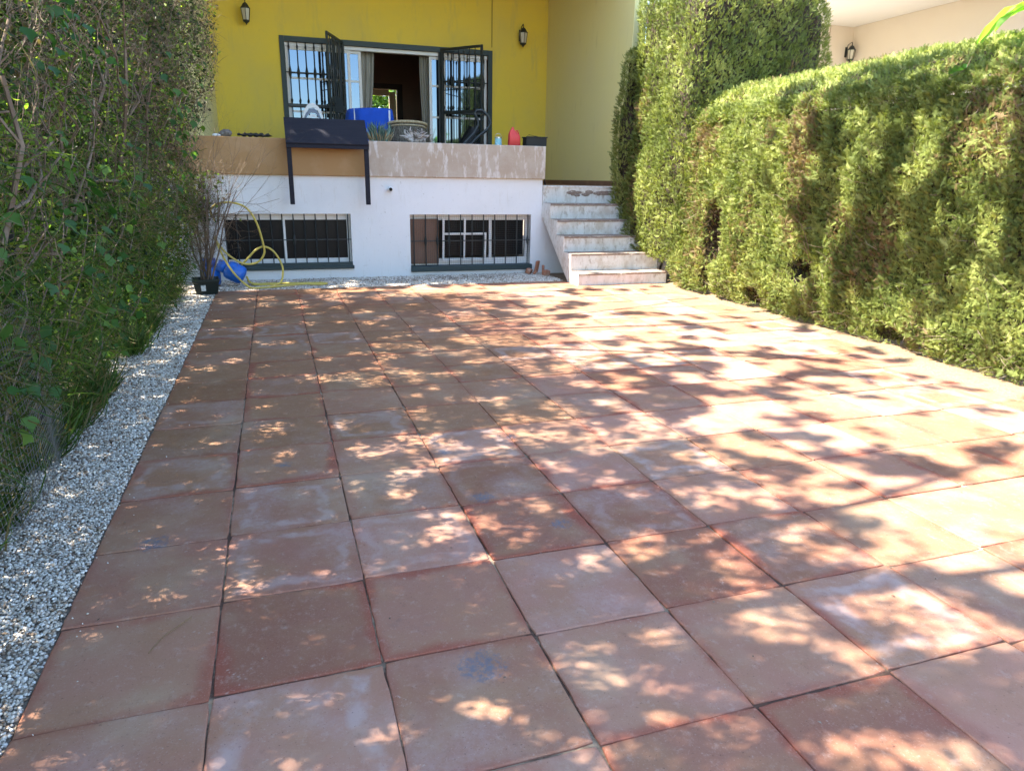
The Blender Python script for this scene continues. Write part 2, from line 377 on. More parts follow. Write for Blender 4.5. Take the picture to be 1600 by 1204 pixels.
M_bark = mat("bark", (.15, .105, .075), .9, [(12, .45, .65, (.26, .21, .16), .7, (1, 1, .3))], bump=(25, .6, .01))
M_lampglass = mat("frosted_lamp_glass", (.52, .50, .42), .25, spec=.5)
M_neigh = mat("neighbour_beige_wall", (.70, .63, .54), .85, [(.8, .45, .7, (.66, .58, .48), .6)], bump=(100, .2, .002))
M_ceil = mat("neighbour_white_ceiling", (.78, .78, .77), .85)
M_terracotta = mat("terracotta_shard", (.34, .15, .09), .85, [(8, .5, .7, (.5, .4, .32), .6)])
M_rubber = mat("drain_pipe", (.75, .75, .75), .5)
M_dark = mat("drain_black", (.01, .01, .01), .9)
M_wire = mat("galvanised_wire", (.26, .27, .29), .45, metal=.6)
M_dirt = mat("leaf_litter_dirt", (.25, .17, .10), .95, [(20, .45, .6, (.22, .14, .08), .8), (60, .55, .7, (.42, .33, .22), .7)], bump=(60, .9, .01))
# foliage (v: 0..1 per piece)
F_cyp = mat("cypress_foliage", None, .6, attr=[(0, (.14, .095, .05)), (.14, (.24, .17, .08)), (.22, (.085, .115, .028)), (.55, (.185, .22, .055)), (1, (.37, .39, .13))], transl=.26, spec=.2)
F_left = mat("hedge_foliage", None, .45, attr=[(0, (.12, .085, .045)), (.12, (.10, .085, .035)), (.2, (.012, .030, .007)), (.5, (.038, .085, .014)), (.75, (.12, .22, .03)), (1, (.34, .44, .07))], transl=.5, spec=.35)
F_vine = mat("broad_leaf", None, .35, attr=[(0, (.03, .085, .022)), (.6, (.05, .13, .025)), (1, (.14, .24, .04))], transl=.4, spec=.22)
F_grass = mat("grass_blade", None, .55, attr=[(0, (.20, .15, .08)), (.2, (.13, .115, .05)), (.35, (.025, .055, .012)), (.75, (.06, .115, .022)), (1, (.15, .23, .04))], transl=.4, spec=.3)
F_twig = mat("dry_twig", None, .9, attr=[(0, (.07, .045, .03)), (.5, (.16, .115, .08)), (1, (.34, .28, .21))], spec=.15)
F_agave = mat("agave_leaf", None, .5, attr=[(0, (.30, .20, .10)), (.3, (.40, .31, .17)), (.45, (.07, .13, .10)), (1, (.15, .24, .20))], spec=.3)
F_canopy = mat("tree_leaf", None, .5, attr=[(0, (.035, .07, .018)), (1, (.07, .12, .03))], transl=.22, spec=.3)
M_core = mat("dark_inner_fill", (.022, .018, .011), .95, [(14, .4, .65, (.075, .05, .03), .8)], bump=(20, 1, .04))  # solid fill for the inner branches, their shade put into its dark colour

# ---------------------------------------------------------------- ground, paving, gravel
b = MB(); b.grid([[(x, y, -.03) for y in (-60, -20, -4, 0, 4, 8, 16, 40, 80)] for x in (-70, -20, -6, -1, 3, 7, 12, 40, 80)])
b.obj("ground", M_soil, kind='structure')
b = MB(); b.box((.004, -4, -.028), (6.0, 7.93, -.0068)); 
o = b.obj("paving_bed", M_mortar, kind='structure')
T = .5; NX, NY0, NY1 = 12, -8, 16
def build_paving():
    V = []; F = []; UV = []; CO = []
    for i in range(NX):
        off = -.018 if i == 0 else (.006 * ((i * 7) % 3 - 1))
        for j in range(NY0, NY1):
            r = random.random
            cx, cy = (i + .5) * T + random.uniform(-.002, .002), (j + .5) * T + off + random.uniform(-.0025, .0025)
            hw = T / 2 - .0014 - random.uniform(0, .0014); hh = T / 2 - .0014 - random.uniform(0, .0014)
            if i == 0: hw -= .001
            y1lim = 7.935
            if cy + hh > y1lim: hh = (y1lim - (cy - hh)) / 2; cy = y1lim - hh
            tx, ty, z0 = random.uniform(-.0017, .0017), random.uniform(-.0017, .0017), random.uniform(-.0022, .0028)
            rot = random.uniform(-.004, .004); nse = 9
            base = len(V); rings = []
            per = []
            for k in range(nse): per.append((-1 + 2 * k / nse, -1))
            for k in range(nse): per.append((1, -1 + 2 * k / nse))
            for k in range(nse): per.append((1 - 2 * k / nse, 1))
            for k in range(nse): per.append((-1, 1 - 2 * k / nse))
            jit = [random.uniform(-.0014, .0014) - (random.random() < .06) * random.uniform(.001, .004) for _ in per]
            for (ins, dz) in ((0, -.026), (0, -.004), (.0018, -.001), (.006, 0)):
                ring = []
                for q, (a, c) in enumerate(per):
                    L_ = max(abs(a), abs(c)); rr = .004 if (abs(a) == 1 and abs(c) == 1) else 0
                    x = a * (hw - ins - rr + jit[q]); y = c * (hh - ins - rr + jit[(q * 3) % len(per)])
                    X = cx + x - rot * y; Y = cy + y + rot * x
                    Z = z0 + dz + tx * a + ty * c
                    ring.append(len(V)); V.append((X, Y, Z)); 
                rings.append((ring, ins))
            n = len(per); tr = (r(), r(), r(), TILE_OCHRE(cx, cy))
            def uvp(q, ins): a, c = per[q]; return ((a * (1 - ins * 4) + 1) / 2, (c * (1 - ins * 4) + 1) / 2)
            for k in range(3):
                A, ia = rings[k]; B, ib = rings[k + 1]
                for q in range(n):
                    q2 = (q + 1) % n; F.append((A[q], A[q2], B[q2], B[q])); UV.append([uvp(q, ia), uvp(q2, ia), uvp(q2, ib), uvp(q, ib)]); CO.append(tr)
            F.append(tuple(rings[3][0])); UV.append([uvp(q, .009) for q in range(n)]); CO.append(tr)
    me = bpy.data.meshes.new("paving"); me.from_pydata(V, [], F); me.materials.append(M_tile)
    uvl = me.uv_layers.new(name='UVMap'); uvl.data.foreach_set('uv', [c for f in UV for p in f for c in p])
    ca = me.color_attributes.new('tr', 'FLOAT_COLOR', 'CORNER')
    ca.data.foreach_set('color', [c for f, t in zip(UV, CO) for p in f for c in t])
    me.update(); o = bpy.data.objects.new("paving", me); SC.collection.objects.link(o); o['kind'] = 'structure'
def TILE_OCHRE(x, y):
    p = .85 * max(0, min(1, (y - .9) / 1.4)) * max(0, min(1, (3.4 - x) / 1.2)) + .12
    p = max(p, .4 * max(0, min(1, (y - 3) / 2)))
    return max(0, min(1, random.gauss(p, .22)))
build_paving()
b = MB(); b.box((-.62, -4, -.028), (.0, 9.2, -.012)); b.box((.0, 7.94, -.028), (4.9, 8.96, -.012))
b.obj("gravel_bed", M_gravelbase, kind='structure')

def stones(P, size, name, val):
    n = len(P)
    V0 = np.array([(x, y, z) for x in (-1, 1) for y in (-1, 1) for z in (-1, 1)], float) * .58
    V0 = np.concatenate([V0, [(0, 0, 1.0), (0, 0, -1), (0, 1, 0), (0, -1, 0), (1, 0, 0), (-1, 0, 0)]])
    fs = []
    quad = {8: (1, 3, 7, 5), 9: (0, 4, 6, 2), 10: (2, 6, 7, 3), 11: (0, 1, 5, 4), 12: (4, 5, 7, 6), 13: (0, 2, 3, 1)}
    for c, q in quad.items():
        for k in range(4): fs.append((q[k], q[(k + 1) % 4], c))
    V = V0[None] * (1 + RNG.normal(size=(n, 14, 1)) * .16) * np.stack([RNG.uniform(.7, 1.3, n), RNG.uniform(.6, 1.1, n), RNG.uniform(.45, .85, n)], 1)[:, None]
    A = RNG.normal(size=(n, 3, 3)); A[:, 2] = A[:, 2] * .5 + np.array([0, 0, 1.2]) * RNG.choice([-1, 1], n)[:, None]
    z = A[:, 2] / np.linalg.norm(A[:, 2], axis=1, keepdims=True); x = np.cross(A[:, 0], z); x /= np.linalg.norm(x, axis=1, keepdims=True); y = np.cross(z, x)
    Rr = np.stack([x, y, z], 1)
    V = np.einsum('nij,njk->nik', V, Rr) * np.asarray(size)[:, None, None] + P[:, None]
    F = (np.array(fs)[None] + (np.arange(n) * 14)[:, None, None]).reshape(-1, 3)
    return link_np(name, V.reshape(-1, 3), F, np.repeat(val, 14), M_stone, kind='stuff')
Ps = []; Sz = []
def patch(x0, x1, y0, y1, sp, sz):
    nx = int((x1 - x0) / sp); ny = int((y1 - y0) / sp)
    gx, gy = np.meshgrid(np.linspace(x0, x1, nx), np.linspace(y0, y1, ny)); p = np.stack([gx.ravel(), gy.ravel()], 1)
    p += RNG.uniform(-.5, .5, p.shape) * sp; p = p[(p[:, 0] > x0) & (p[:, 0] < x1)]
    h = fbm(np.c_[p * 5, np.zeros(len(p))], 3) * .022 - .018
    Ps.append(np.c_[p, h + RNG.uniform(-.004, .006, len(p))]); Sz.append(np.full(len(p), sz) * RNG.uniform(.6, 1.35, len(p)))
patch(-.60, -.004, -1.2, 1.8, .0092, .0066); patch(-.58, -.004, 1.8, 4.6, .0115, .008); patch(-.55, -.006, 4.6, 8.9, .015, .0105)
patch(0, 4.86, 7.95, 8.94, .0165, .0115)
# a few strays kicked on to the paving
k = 90; p = np.c_[np.abs(RNG.normal(0, .09, k)), RNG.uniform(-.5, 7.9, k), np.full(k, .006)]; Ps.append(p); Sz.append(RNG.uniform(.002, .0045, k))
k = 60; p = np.c_[RNG.uniform(.1, 4.6, k), 7.93 - np.abs(RNG.normal(0, .1, k)), np.full(k, .006)]; Ps.append(p); Sz.append(RNG.uniform(.003, .006, k))
P = np.concatenate(Ps); Sz = np.concatenate(Sz); val = RNG.beta(1.7, 1.5, len(P))
o = stones(P, Sz, "gravel", val); tag(o, "white and beige marble chippings along the paving edge", "gravel", kind='stuff')

# sandy dirt strip at the foot of the right hedge
b = MB(); xs = np.linspace(5.45, 7.2, 22); ys = np.linspace(-3, 8.2, 130); P_ = []
for x in xs:
    row = []
    for y in ys:
        e = 5.80 + .06 * max(0, y - 2) + .14 * (float(fbm([[y * 1.9, 0, 3]], 5)[0]) - .5) * 2 + .05 * (float(fbm([[y * 9, x * 3, 3]], 9)[0]) - .5)
        if 4.3 < y: e = min(e + .25 * min(1, (y - 4.3)), 6.35)
        row.append((x, y, -.006 + .024 * float(sstep(x, e - .03, e + .12)) + .008 * (float(fbm([[x * 14, y * 14, 0]], 2)[0]) - .5) * float(sstep(x, e - .03, e + .1))))
    P_.append(row)
b.grid(P_); b.obj("dirt_strip", M_dirt, kind='structure', smooth=True)
# ================================================================ the house
YB = 12.7; YF = 8.95; ZF = 1.37
house = thing("house", "mustard yellow house with raised terrace above a white basement wall", "house", (2.5, YF, 0))
def holes(mb, x0, x1, z0, z1, y, hs, depth, mi=0, mj=None):
    """wall face at y with openings hs=(xa,xb,za,zb), reveals going back by depth"""
    mj = mi if mj is None else mj
    xs = sorted({x0, x1, *[h[0] for h in hs], *[h[1] for h in hs]}); zs = sorted({z0, z1, *[h[2] for h in hs], *[h[3] for h in hs]})
    for i in range(len(xs) - 1):
        for j in range(len(zs) - 1):
            cx = (xs[i] + xs[i + 1]) / 2; cz = (zs[j] + zs[j + 1]) / 2
            if any(h[0] < cx < h[1] and h[2] < cz < h[3] for h in hs): continue
            mb.add([(xs[i], y, zs[j]), (xs[i + 1], y, zs[j]), (xs[i + 1], y, zs[j + 1]), (xs[i], y, zs[j + 1])], [(0, 1, 2, 3)], mi)
    for (a, c, d, e) in hs:
        y2 = y + depth
        mb.add([(a, y, d), (a, y, e), (a, y2, e), (a, y2, d)], [(0, 1, 2, 3)], mj)
        mb.add([(c, y, d), (c, y2, d), (c, y2, e), (c, y, e)], [(0, 1, 2, 3)], mj)
        mb.add([(a, y, e), (c, y, e), (c, y2, e), (a, y2, e)], [(0, 1, 2, 3)], mj)
        mb.add([(a, y, d), (a, y2, d), (c, y2, d), (c, y, d)], [(0, 1, 2, 3)], mj)
W1 = (.05, 1.85, .15, .93); W2 = (2.73, 4.68, .11, .92)
b = MB(); holes(b, -.75, 4.86, -.03, 1.46, YF, [W1, W2], .30)
b.add([(4.86, YF, -.03), (4.86, YF + .3, -.03), (4.86, YF + .3, 1.46), (4.86, YF, 1.46)], [(0, 1, 2, 3)])
b.add([(-.75, YF + .30, -.03), (-.75, YF, -.03), (-.75, YF, 1.46), (-.75, YF + .3, 1.46)], [(0, 1, 2, 3)])
b.obj("basement_wall", M_white, house)
b = MB(); b.box((-.7, 9.9, -.02), (4.8, 9.95, 1.3)); b.obj("basement_room_wall", M_room, house)
# terrace slab + landing
b = MB(); b.box((-.75, 9.27, ZF - .18), (4.86, YB + .3, ZF)); b.box((4.863, 9.2, ZF - .18), (6.3, YB + .3, ZF)); b.obj("terrace_floor", M_floor, house)
b = MB(); b.box((4.862, 8.957, -.02), (6.3, 9.199, ZF - .002)); b.obj("landing_wall", M_white, house)
# parapet / planter: two tones of render
b = MB(); b.box((-.75, 8.90, 1.462), (2.08, 9.24, 1.955), 0, .008); b.obj("parapet", M_band_l, house)
b = MB(); b.box((2.082, 8.90, 1.462), (4.885, 9.24, 1.955), 0, .008); b.box((4.87, 9.0, ZF), (4.884, 9.2, 1.4)); b.obj("parapet", M_band_r, house)
# main wall with big opening
OP = (1.11, 5.12, ZF, 3.88)
b = MB(); holes(b, -.08, 6.32, ZF, 5.3, YB, [OP], .18); b.obj("wall", M_yellow, house)
b = MB(); b.box((6.3, 8.95, -.02), (6.52, YB + .3, 5.3), 0, .01); b.obj("side_wall", M_yellow2, house)
b = MB(); b.box((-.28, 9.25, -.02), (-.06, YB + .3, 5.3)); b.obj("side_wall", M_yellow2, house)
for a_, c_ in (((6.285, 8.97, ZF + .002), (6.298, YB - .01, ZF + .085)), ((-.05, YB - .014, ZF + .002), (1.05, YB - .001, ZF + .085)), ((5.2, YB - .014, ZF + .002), (6.28, YB - .001, ZF + .085))):
    b = MB(); b.box(a_, c_); b.obj("skirting", M_skirt, house)
b = MB(); b.box((-.9, 8.75, 5.31), (6.75, YB + 4.6, 5.5)); b.box((-.9, 8.75, 5.502), (6.75, 8.95, 6.1)); b.obj("roof", M_ceil, house)  # unseen roof, added to shade the terrace
b = MB(); b.box((5.115, YB - .016, 3.95), (5.132, YB - .001, 5.3)); b.obj("conduit", mat("painted_conduit", (.30, .24, .04), .7), house)
# room behind
b = MB()
b.box((.3, YB + .181, ZF - .02), (.36, 17.1, 4.6)); b.box((5.9, YB + .181, ZF - .02), (5.96, 17.1, 4.6)); b.box((.3, YB + .181, 4.602), (5.96, 17.1, 4.66))
b.box((.37, YB + .181, 3.9), (5.89, YB + .22, 4.6)); b.box((.37, YB + .19, ZF), (1.0, YB + .22, 3.89)); b.box((5.2, YB + .19, ZF), (5.89, YB + .22, 3.89))
holes(b, .361, 5.899, ZF, 4.6, 17.0, [(3.03, 3.93, ZF, 3.56)], .12)
b.obj("room_wall", M_room, house)
b = MB(); b.box((.37, YB + .23, ZF - .03), (5.89, 17.3, ZF + .004)); b.obj("room_floor", M_floor, house)
b = MB(); b.box((2.90, 16.93, ZF), (3.03, 16.995, 3.68)); b.box((3.93, 16.93, ZF), (4.06, 16.995, 3.68)); b.box((3.031, 16.932, 3.562), (3.929, 16.993, 3.68)); b.obj("back_door_frame", M_roomd, house)
b = MB(); b.box((3.74, 17.02, ZF), (3.90, 17.1, 3.5), 0, .004); b.box((3.04, 17.03, 3.41), (3.735, 17.08, 3.55)); b.obj("back_door", M_cream, house)
# trim around opening
b = MB(); b.box((1.10, YB - .02, ZF), (1.185, YB + .02, 3.89)); b.box((5.05, YB - .02, ZF), (5.135, YB + .02, 3.89)); b.box((1.187, YB - .018, 3.80), (5.048, YB + .02, 3.89))
b.obj("opening_trim", M_greenpaint, house)
# sliding glass doors
gd = MB()
def fr(mb, x0, x1, z0, z1, y, t=.05, d=.04, bars=()):
    mb.box((x0, y, z0), (x0 + t, y + d, z1), 0, .004); mb.box((x1 - t, y, z0), (x1, y + d, z1), 0, .004)
    mb.box((x0 + t + .001, y + .002, z1 - t), (x1 - t - .001, y + d - .002, z1), 0, .004); mb.box((x0 + t + .001, y + .002, z0), (x1 - t - .001, y + d - .002, z0 + t), 0, .004)
    for z in bars: mb.box((x0 + t + .001, y + .004, z - .018), (x1 - t - .001, y + d - .004, z + .018))
panels = [(1.19, 2.36, .08, (3.2, 2.62)), (2.0, 2.57, .125, (3.2, 2.62)), (3.88, 4.2, .125, (3.2, 2.62)), (4.14, 5.045, .08, (3.2, 2.62))]
top = MB(); top.box((1.187, YB + .06, 3.735), (5.048, YB + .175, 3.798)); gdoor = top.obj("glass_door", M_alu, house)
b = MB(); b.box((1.187, YB + .06, ZF + .001), (5.048, YB + .175, ZF + .03)); b.obj("track", M_alu, gdoor)
for (x0, x1, dy, bars) in panels:
    m_ = MB(); fr(m_, x0, x1, ZF + .03, 3.733, YB + dy, .055, .04, bars); m_.obj("frame", M_alu, gdoor)
    m_ = MB(); m_.box((x0 + .05, YB + dy + .016, ZF + .08), (x1 - .05, YB + dy + .024, 3.69)); m_.obj("pane", M_glass, gdoor)
def curtain(x0, x1, x0b, x1b, n):
    m_ = MB(); P_ = []
    for i in range(14 * n + 1):
        t = i / (14 * n); col = []
        for j in range(9):
            s_ = j / 8; xa = x0 + (x0b - x0) * s_ ** 1.5; xb = x1 + (x1b - x1) * s_ ** 1.5
            col.append((xa + (xb - xa) * t, YB + .30 + .03 * sin(t * n * 2 * pi + s_), 3.75 - s_ * (3.75 - ZF - .03)))
        P_.append(col)
    return m_.grid(P_)
curtain(2.42, 2.84, 2.40, 2.58, 4).obj("curtain", M_curtain, gdoor, smooth=True)
curtain(3.72, 3.90, 3.84, 3.93, 3).obj("curtain", M_curtain, gdoor, smooth=True)

# iron grilles (built along local x from hinge)
def grille(wd, z0, z1, zmid, zlow, n, M=None, fw=.035, knots=True, leaf=False):
    mb = MB(); e = Matrix.Identity(4) if M is None else M
    if leaf:
        for a in (0, wd - fw): mb.box((a, -.018, z0), (a + fw, .018, z1), 0, .003, M=e)
        mb.box((fw, -.017, z1 - fw), (wd - fw, .017, z1), 0, .003, M=e); mb.box((fw, -.017, z0), (wd - fw, .017, z0 + fw), 0, .003, M=e)
    mb.box((0, -.006, zmid - .009), (wd, .006, zmid + .009), M=e); mb.box((0, -.012, zlow - .028), (wd, .012, zlow + .028), 0, .003, M=e)
    if leaf: mb.box((0, -.006, zmid - .16), (wd, .006, zmid - .145), M=e)
    for k in range(n):
        x = wd * (k + .5 + (0 if leaf else 0)) / n if not leaf else fw + (wd - 2 * fw) * (k + 1) / (n + 1)
        prof = [(.009, z0), (.009, zlow - .04), (.009, zlow + .03)]
        if knots:
            prof += [(.017, zlow + .06), (.022, zlow + .085), (.009, zlow + .13)]
            prof += [(.009, zmid - .12), (.013, zmid - .09), (.024, zmid - .03), (.026, zmid), (.024, zmid + .03), (.013, zmid + .09), (.009, zmid + .12)]
            prof += [(.009, z1 - .16), (.019, z1 - .11), (.009, z1 - .07)]
        prof += [(.009, z1)]
        mb.lathe(prof, (x, 0, 0), 8, M=e)
    return mb
grille(1.04, ZF + .02, 3.83, 3.29, 2.72, 7, Matrix.Translation((1.187, YB + .035, 0))).obj("window_grille", M_iron, house)
grille(.98, ZF + .02, 3.80, 3.29, 2.72, 6, Matrix.Translation((4.07, YB + .035, 0))).obj("window_grille", M_iron, house)
for x in (2.215, 4.05):
    b = MB(); b.box((x, YB + .022, ZF + .005), (x + .04, YB + .058, 3.80), 0, .003); b.obj("grille_post", M_iron, house)
def leafM(h, e): a = math.atan2(e[1] - h[1], e[0] - h[0]); return Matrix.Translation((h[0], h[1], 0)) @ Matrix.Rotation(a, 4, 'Z')
lm = leafM((2.225, YB - .02), (1.87, 11.78))
g = grille(.98, ZF + .03, 3.86, 3.26, 2.70, 6, lm, .045, leaf=True)
g.box((.30, -.03, 2.58), (.72, .03, 2.84), 0, .004, M=lm)      # lock box
for k in range(5): g.box((.05 + .17 * k, -.02, ZF + .06), (.13 + .17 * k, .02, 3.82), M=lm) if k in (1, 3) else None
gl = g.obj("grille_gate", M_iron, house)
lm2 = leafM((4.085, YB - .02), (4.72, 11.93)); gr_ = grille(.98, ZF + .03, 3.86, 3.26, 2.70, 6, lm2, .045, leaf=True).obj("grille_gate", M_iron, house)

# basement windows
def bwin(W, dark_panes, mull, name_label=None):
    a, c, d, e = W
    wn = MB(); wn.box((a - .0, YF + .14, d), (a + .05, YF + .19, e)); wn.box((c - .05, YF + .14, d), (c, YF + .19, e))
    wn.box((a + .051, YF + .142, e - .09), (c - .051, YF + .188, e)); wn.box((a + .051, YF + .142, d), (c - .051, YF + .188, d + .13))
    for x in mull: wn.box((x - .022, YF + .13, d + .131), (x + .022, YF + .185, e - .091))
    return wn.obj("basement_window", M_alu, house)
w1 = bwin(W1, None, (.90,))
b = MB(); b.box((.10, YF + .155, .28), (1.81, YF + .165, .845)); b.obj("pane", M_glassd, w1)
b = MB(); b.box((W1[0] + .0, YF - .045, .135), (W1[1] + .02, YF + .12, .185), 0, .008); b.box((W1[0], YF - .03, .187), (W1[1], YF - .018, .235)); b.obj("sill", M_greenpaint, w1)
def bars(W, n, y, z0, z1, zm, kn):
    mb = MB(); a, c, d, e = W
    for k in range(n):
        x = a + .06 + (c - a - .1) * k / (n - 1); t = random.uniform(-.004, .004)
        mb.tube([(x, y, z0), (x + t, y, zm - .07), (x + t, y, zm), (x, y, zm + .07), (x, y, z1)], [.0085, .0085, .0085, .0085, .0085], 6)
        if k in kn: mb.lathe([(.009, -.075), (.017, -.04), (.021, 0), (.017, .04), (.009, .075)], (x, y, zm), 8)
    mb.box((a + .002, y - .005, zm - .006), (c - .002, y + .005, zm + .006))
    return mb
bars(W1, 12, YF + .035, .186, .929, .56, (6,)).obj("grille", M_iron, w1)
w2 = bwin(W2, None, (4.04,))
b = MB(); b.box((3.25, YF + .155, .28), (4.60, YF + .165, .84)); b.obj("pane", M_glassd, w2)
b = MB(); b.box((2.75, YF + .09, .17), (3.19, YF + .11, .85), 0, .004); b.obj("board", M_board, w2)
m_ = MB(); tm = Matrix.Translation((3.245, YF + .10, .20)) @ Matrix.Rotation(radians(4), 4, 'X')
fr2 = MB()
for (x0, z0, x1, z1) in ((0, 0, .03, .66), (.68, 0, .71, .44), (.031, 0, .679, .03), (.031, .41, .679, .44), (.34, .44, .37, .66), (.34, .031, .365, .41)): fr2.box((x0, -.02, z0), (x1, .01, z1), 0, .003, M=tm)
fr2.obj("frame", M_alu, w2)
b = MB(); b.box((W2[0], YF - .05, .06), (W2[1] + .02, YF + .10, .145), 0, .008); b.obj("sill", M_greenpaint, w2)
bars(W2, 11, YF + .04, .146, .919, .52, (1, 2, 3, 7, 10)).obj("grille", M_iron, w2)
b = MB(); n = 64
for k in range(n + 1):
    x = W2[0] + .01 + (W2[1] - W2[0] - .02) * k / n; b.tube([(x, YF + .02, .15), (x, YF + .02, .915)], .0011, 3, cap=False)
for k in range(27):
    z = .155 + .76 * k / 26; b.tube([(W2[0] + .01, YF + .018, z), (W2[1] - .01, YF + .018, z)], .0011, 3, cap=False)
b.obj("wire_mesh", M_greenpaint, w2)
b = MB(); b.lathe([(.012, -.06), (.034, -.06), (.034, .0), (.026, .0)], (0, 0, 0), 16, M=Matrix.Translation((2.44, YF - .03, 1.285)) @ Matrix.Rotation(radians(-90), 4, 'X')); dp = b.obj("drain_pipe", M_rubber, house, True)
b = MB(); b.add([(2.44 + .025 * cos(a * pi / 8), YF - .0915, 1.285 + .025 * sin(a * pi / 8)) for a in range(16)], [tuple(range(16))]); b.obj("drain_disc", M_dark, dp)  # flat black disc; shade inside the pipe is put into its colour

# steps
st = thing("steps", "six worn white rendered steps climbing from the paving to the terrace", "steps", (5.5, 8.2, 0))
YS = [7.40, 7.70, 8.0, 8.3, 8.6, 8.9]; ZS = [.17, .42, .65, .87, 1.10, 1.366]
poly = [(7.40, -.02)]
prev = -.02
for y, z in zip(YS, ZS):
    poly += [(y, prev)] if prev > 0 else []
    poly += [(y, z - .0)]
    prev = z
poly += [(8.955, 1.366), (8.955, .90), (7.76, -.02)]
b = MB(); poly2 = [(p[0], p[1]) for p in poly]
# subdivide for chipped nosing
b.prism(poly2[::-1], 4.862, 6.295)
b.obj("stair_body", M_step, st)
for i, (y, z) in enumerate(zip(YS, ZS)):
    xs = np.linspace(4.868, 6.29, 60); b = MB(); P_ = []
    yb = (YS[i + 1] - .004) if i < 5 else 8.95
    for x in xs:
        fr_ = y - .012 + .014 * (float(fbm([[x * 9, i * 5.3, 0]], 3)[0]) - .5)
        ch = .012 * float(sstep(fbm([[x * 6, i * 3.1, 9]], 6)[0], .58, .75))
        P_.append([(x, y + .004, z - .03), (x, fr_, z - .02 - ch), (x, fr_ + ch, z - .004), (x, fr_ + .012 + ch * 1.5, z + .004), (x, yb, z + .004)])
    b.grid(P_[::-1]); b.obj("tread", M_tread if i < 5 else M_step, st)
b = MB(); # broken render on the top riser
for i in range(34):
    x = random.uniform(5.30, 6.22); z = 1.26 + random.gauss(0, .018); b.lathe([(.0, .0), (random.uniform(.015, .04), .001), (random.uniform(.01, .03), .006), (0, .009)], (0, 0, 0), 7, M=Matrix.Translation((x, 8.9, z)) @ Matrix.Rotation(radians(90), 4, 'X') @ Matrix.Diagonal((1.8, .7, 1, 1)))
b.obj("broken_render", M_tread, st)

# lanterns
def lantern(name, label, loc, group, sc=1.0):
    t = thing(name, label, "lantern", loc, group)
    x, y, z = loc; ph = pi / 6
    b = MB(); M_ = Matrix.Translation(loc) @ Matrix.Scale(sc, 4)
    b.lathe([(.0, .245), (.006, .235), (.005, .215), (.014, .205), (.006, .19), (.012, .175), (.04, .155), (.055, .13), (.078, .095), (.092, .085), (.092, .075), (.07, .075)], n=6, M=M_, ph=ph)
    for k in range(6):
        a = ph + k * pi / 3; b.tube([M_ @ Vector((.084 * cos(a), .084 * sin(a), .078)), M_ @ Vector((.058 * cos(a), .058 * sin(a), -.115))], .0055 * sc, 5)
    b.lathe([(.058, -.105), (.066, -.112), (.062, -.128), (.035, -.145), (.014, -.16), (.012, -.175), (0, -.185)], n=6, M=M_, ph=ph)
    b.obj("lantern_frame", M_iron, t)
    b = MB(); b.lathe([(.076, .076), (.052, -.106)], n=6, M=M_, ph=ph); b.obj("glass", M_lampglass, t)
    b = MB(); b.box((-.035, .155, -.05), (.035, .17, .16), 0, .004, M=M_)
    b.tube([M_ @ Vector(p) for p in ((0, .158, .13), (0, .12, .2), (0, .05, .23), (0, .0, .235))], .007 * sc, 6); b.tube([M_ @ Vector(p) for p in ((0, .158, -.02), (0, .12, -.1), (0, .05, -.165), (0, .0, -.165))], .005 * sc, 6)
    b.obj("wall_bracket", M_iron, t)
    return t
lantern("wall_lantern", "black iron lantern on the yellow wall, near the left hedge", (.57, YB - .17, 4.17), "wall lanterns")
lantern("wall_lantern", "black iron lantern on the yellow wall, between grille gate and corner", (5.72, YB - .17, 4.15), "wall lanterns")
lantern("wall_lantern", "small black lantern on the neighbour's beige wall, peeping over the hedge", (13.76, YB - .17, 4.36), "wall lanterns", 1.05)

# neighbour's house
nb = thing("neighbour_house", "beige house with white porch ceiling beyond the right hedge", "house", (12, YB, 0))
b = MB(); b.box((9.6, YB, 2.2), (13.9, YB + .2, 4.96)); b.obj("wall", M_neigh, nb)
b = MB(); b.box((13.9, 3.5, 0), (14.1, YB + .2, 4.96)); b.obj("side_wall", M_neigh, nb)
b = MB(); b.box((9.6, 7.5, 4.962), (14.1, YB + .2, 5.2)); b.obj("porch_ceiling", M_ceil, nb)
b = MB(); b.box((13.22, YB - .014, 2.2), (13.235, YB - .001, 4.95)); b.obj("conduit", mat("beige_conduit", (.40, .32, .25), .7), nb)
b = MB(); b.box((9.6, 9.5, 0), (14, YB, 2.2)); b.obj("terrace_base", M_neigh, nb)
b = MB(); b.box((7.05, 9.6, 0), (7.35, 9.9, 5.2), 0, .01); b.box((7.36, 9.7, 4.2), (9.5, 9.9, 5.2)); b.obj("porch_column", M_ceil, nb)
b = MB(); b.box((6.60, 13.5, -.02), (9.55, 13.7, 4.0)); b.obj("rear_wall", M_ceil, nb)

lnb = thing("neighbour_house", "unseen house wall added to stop bright sky showing through the left hedge", "house", (-4, 9.6, 0))  # added backstop, blocks sky specks behind the hedge
b = MB(); holes(b, -9, -.29, -.03, 6, 9.6, [(-4.6, -2.9, 1.4, 3.2)], .2); b.obj("wall", mat("ochre_brown_wall", (.30, .22, .12), .85, [(1, .4, .7, (.24, .18, .11), .7)]), lnb)
b = MB(); b.box((-4.6, 9.74, 1.4), (-2.9, 9.78, 3.2)); b.obj("window", M_glass, lnb)
# ================================================================ objects on and around the parapet
ZP = 1.957
tb = thing("table", "black wooden table hooked over the parapet with two legs hanging down", "table", (1.55, 8.8, 1.9))
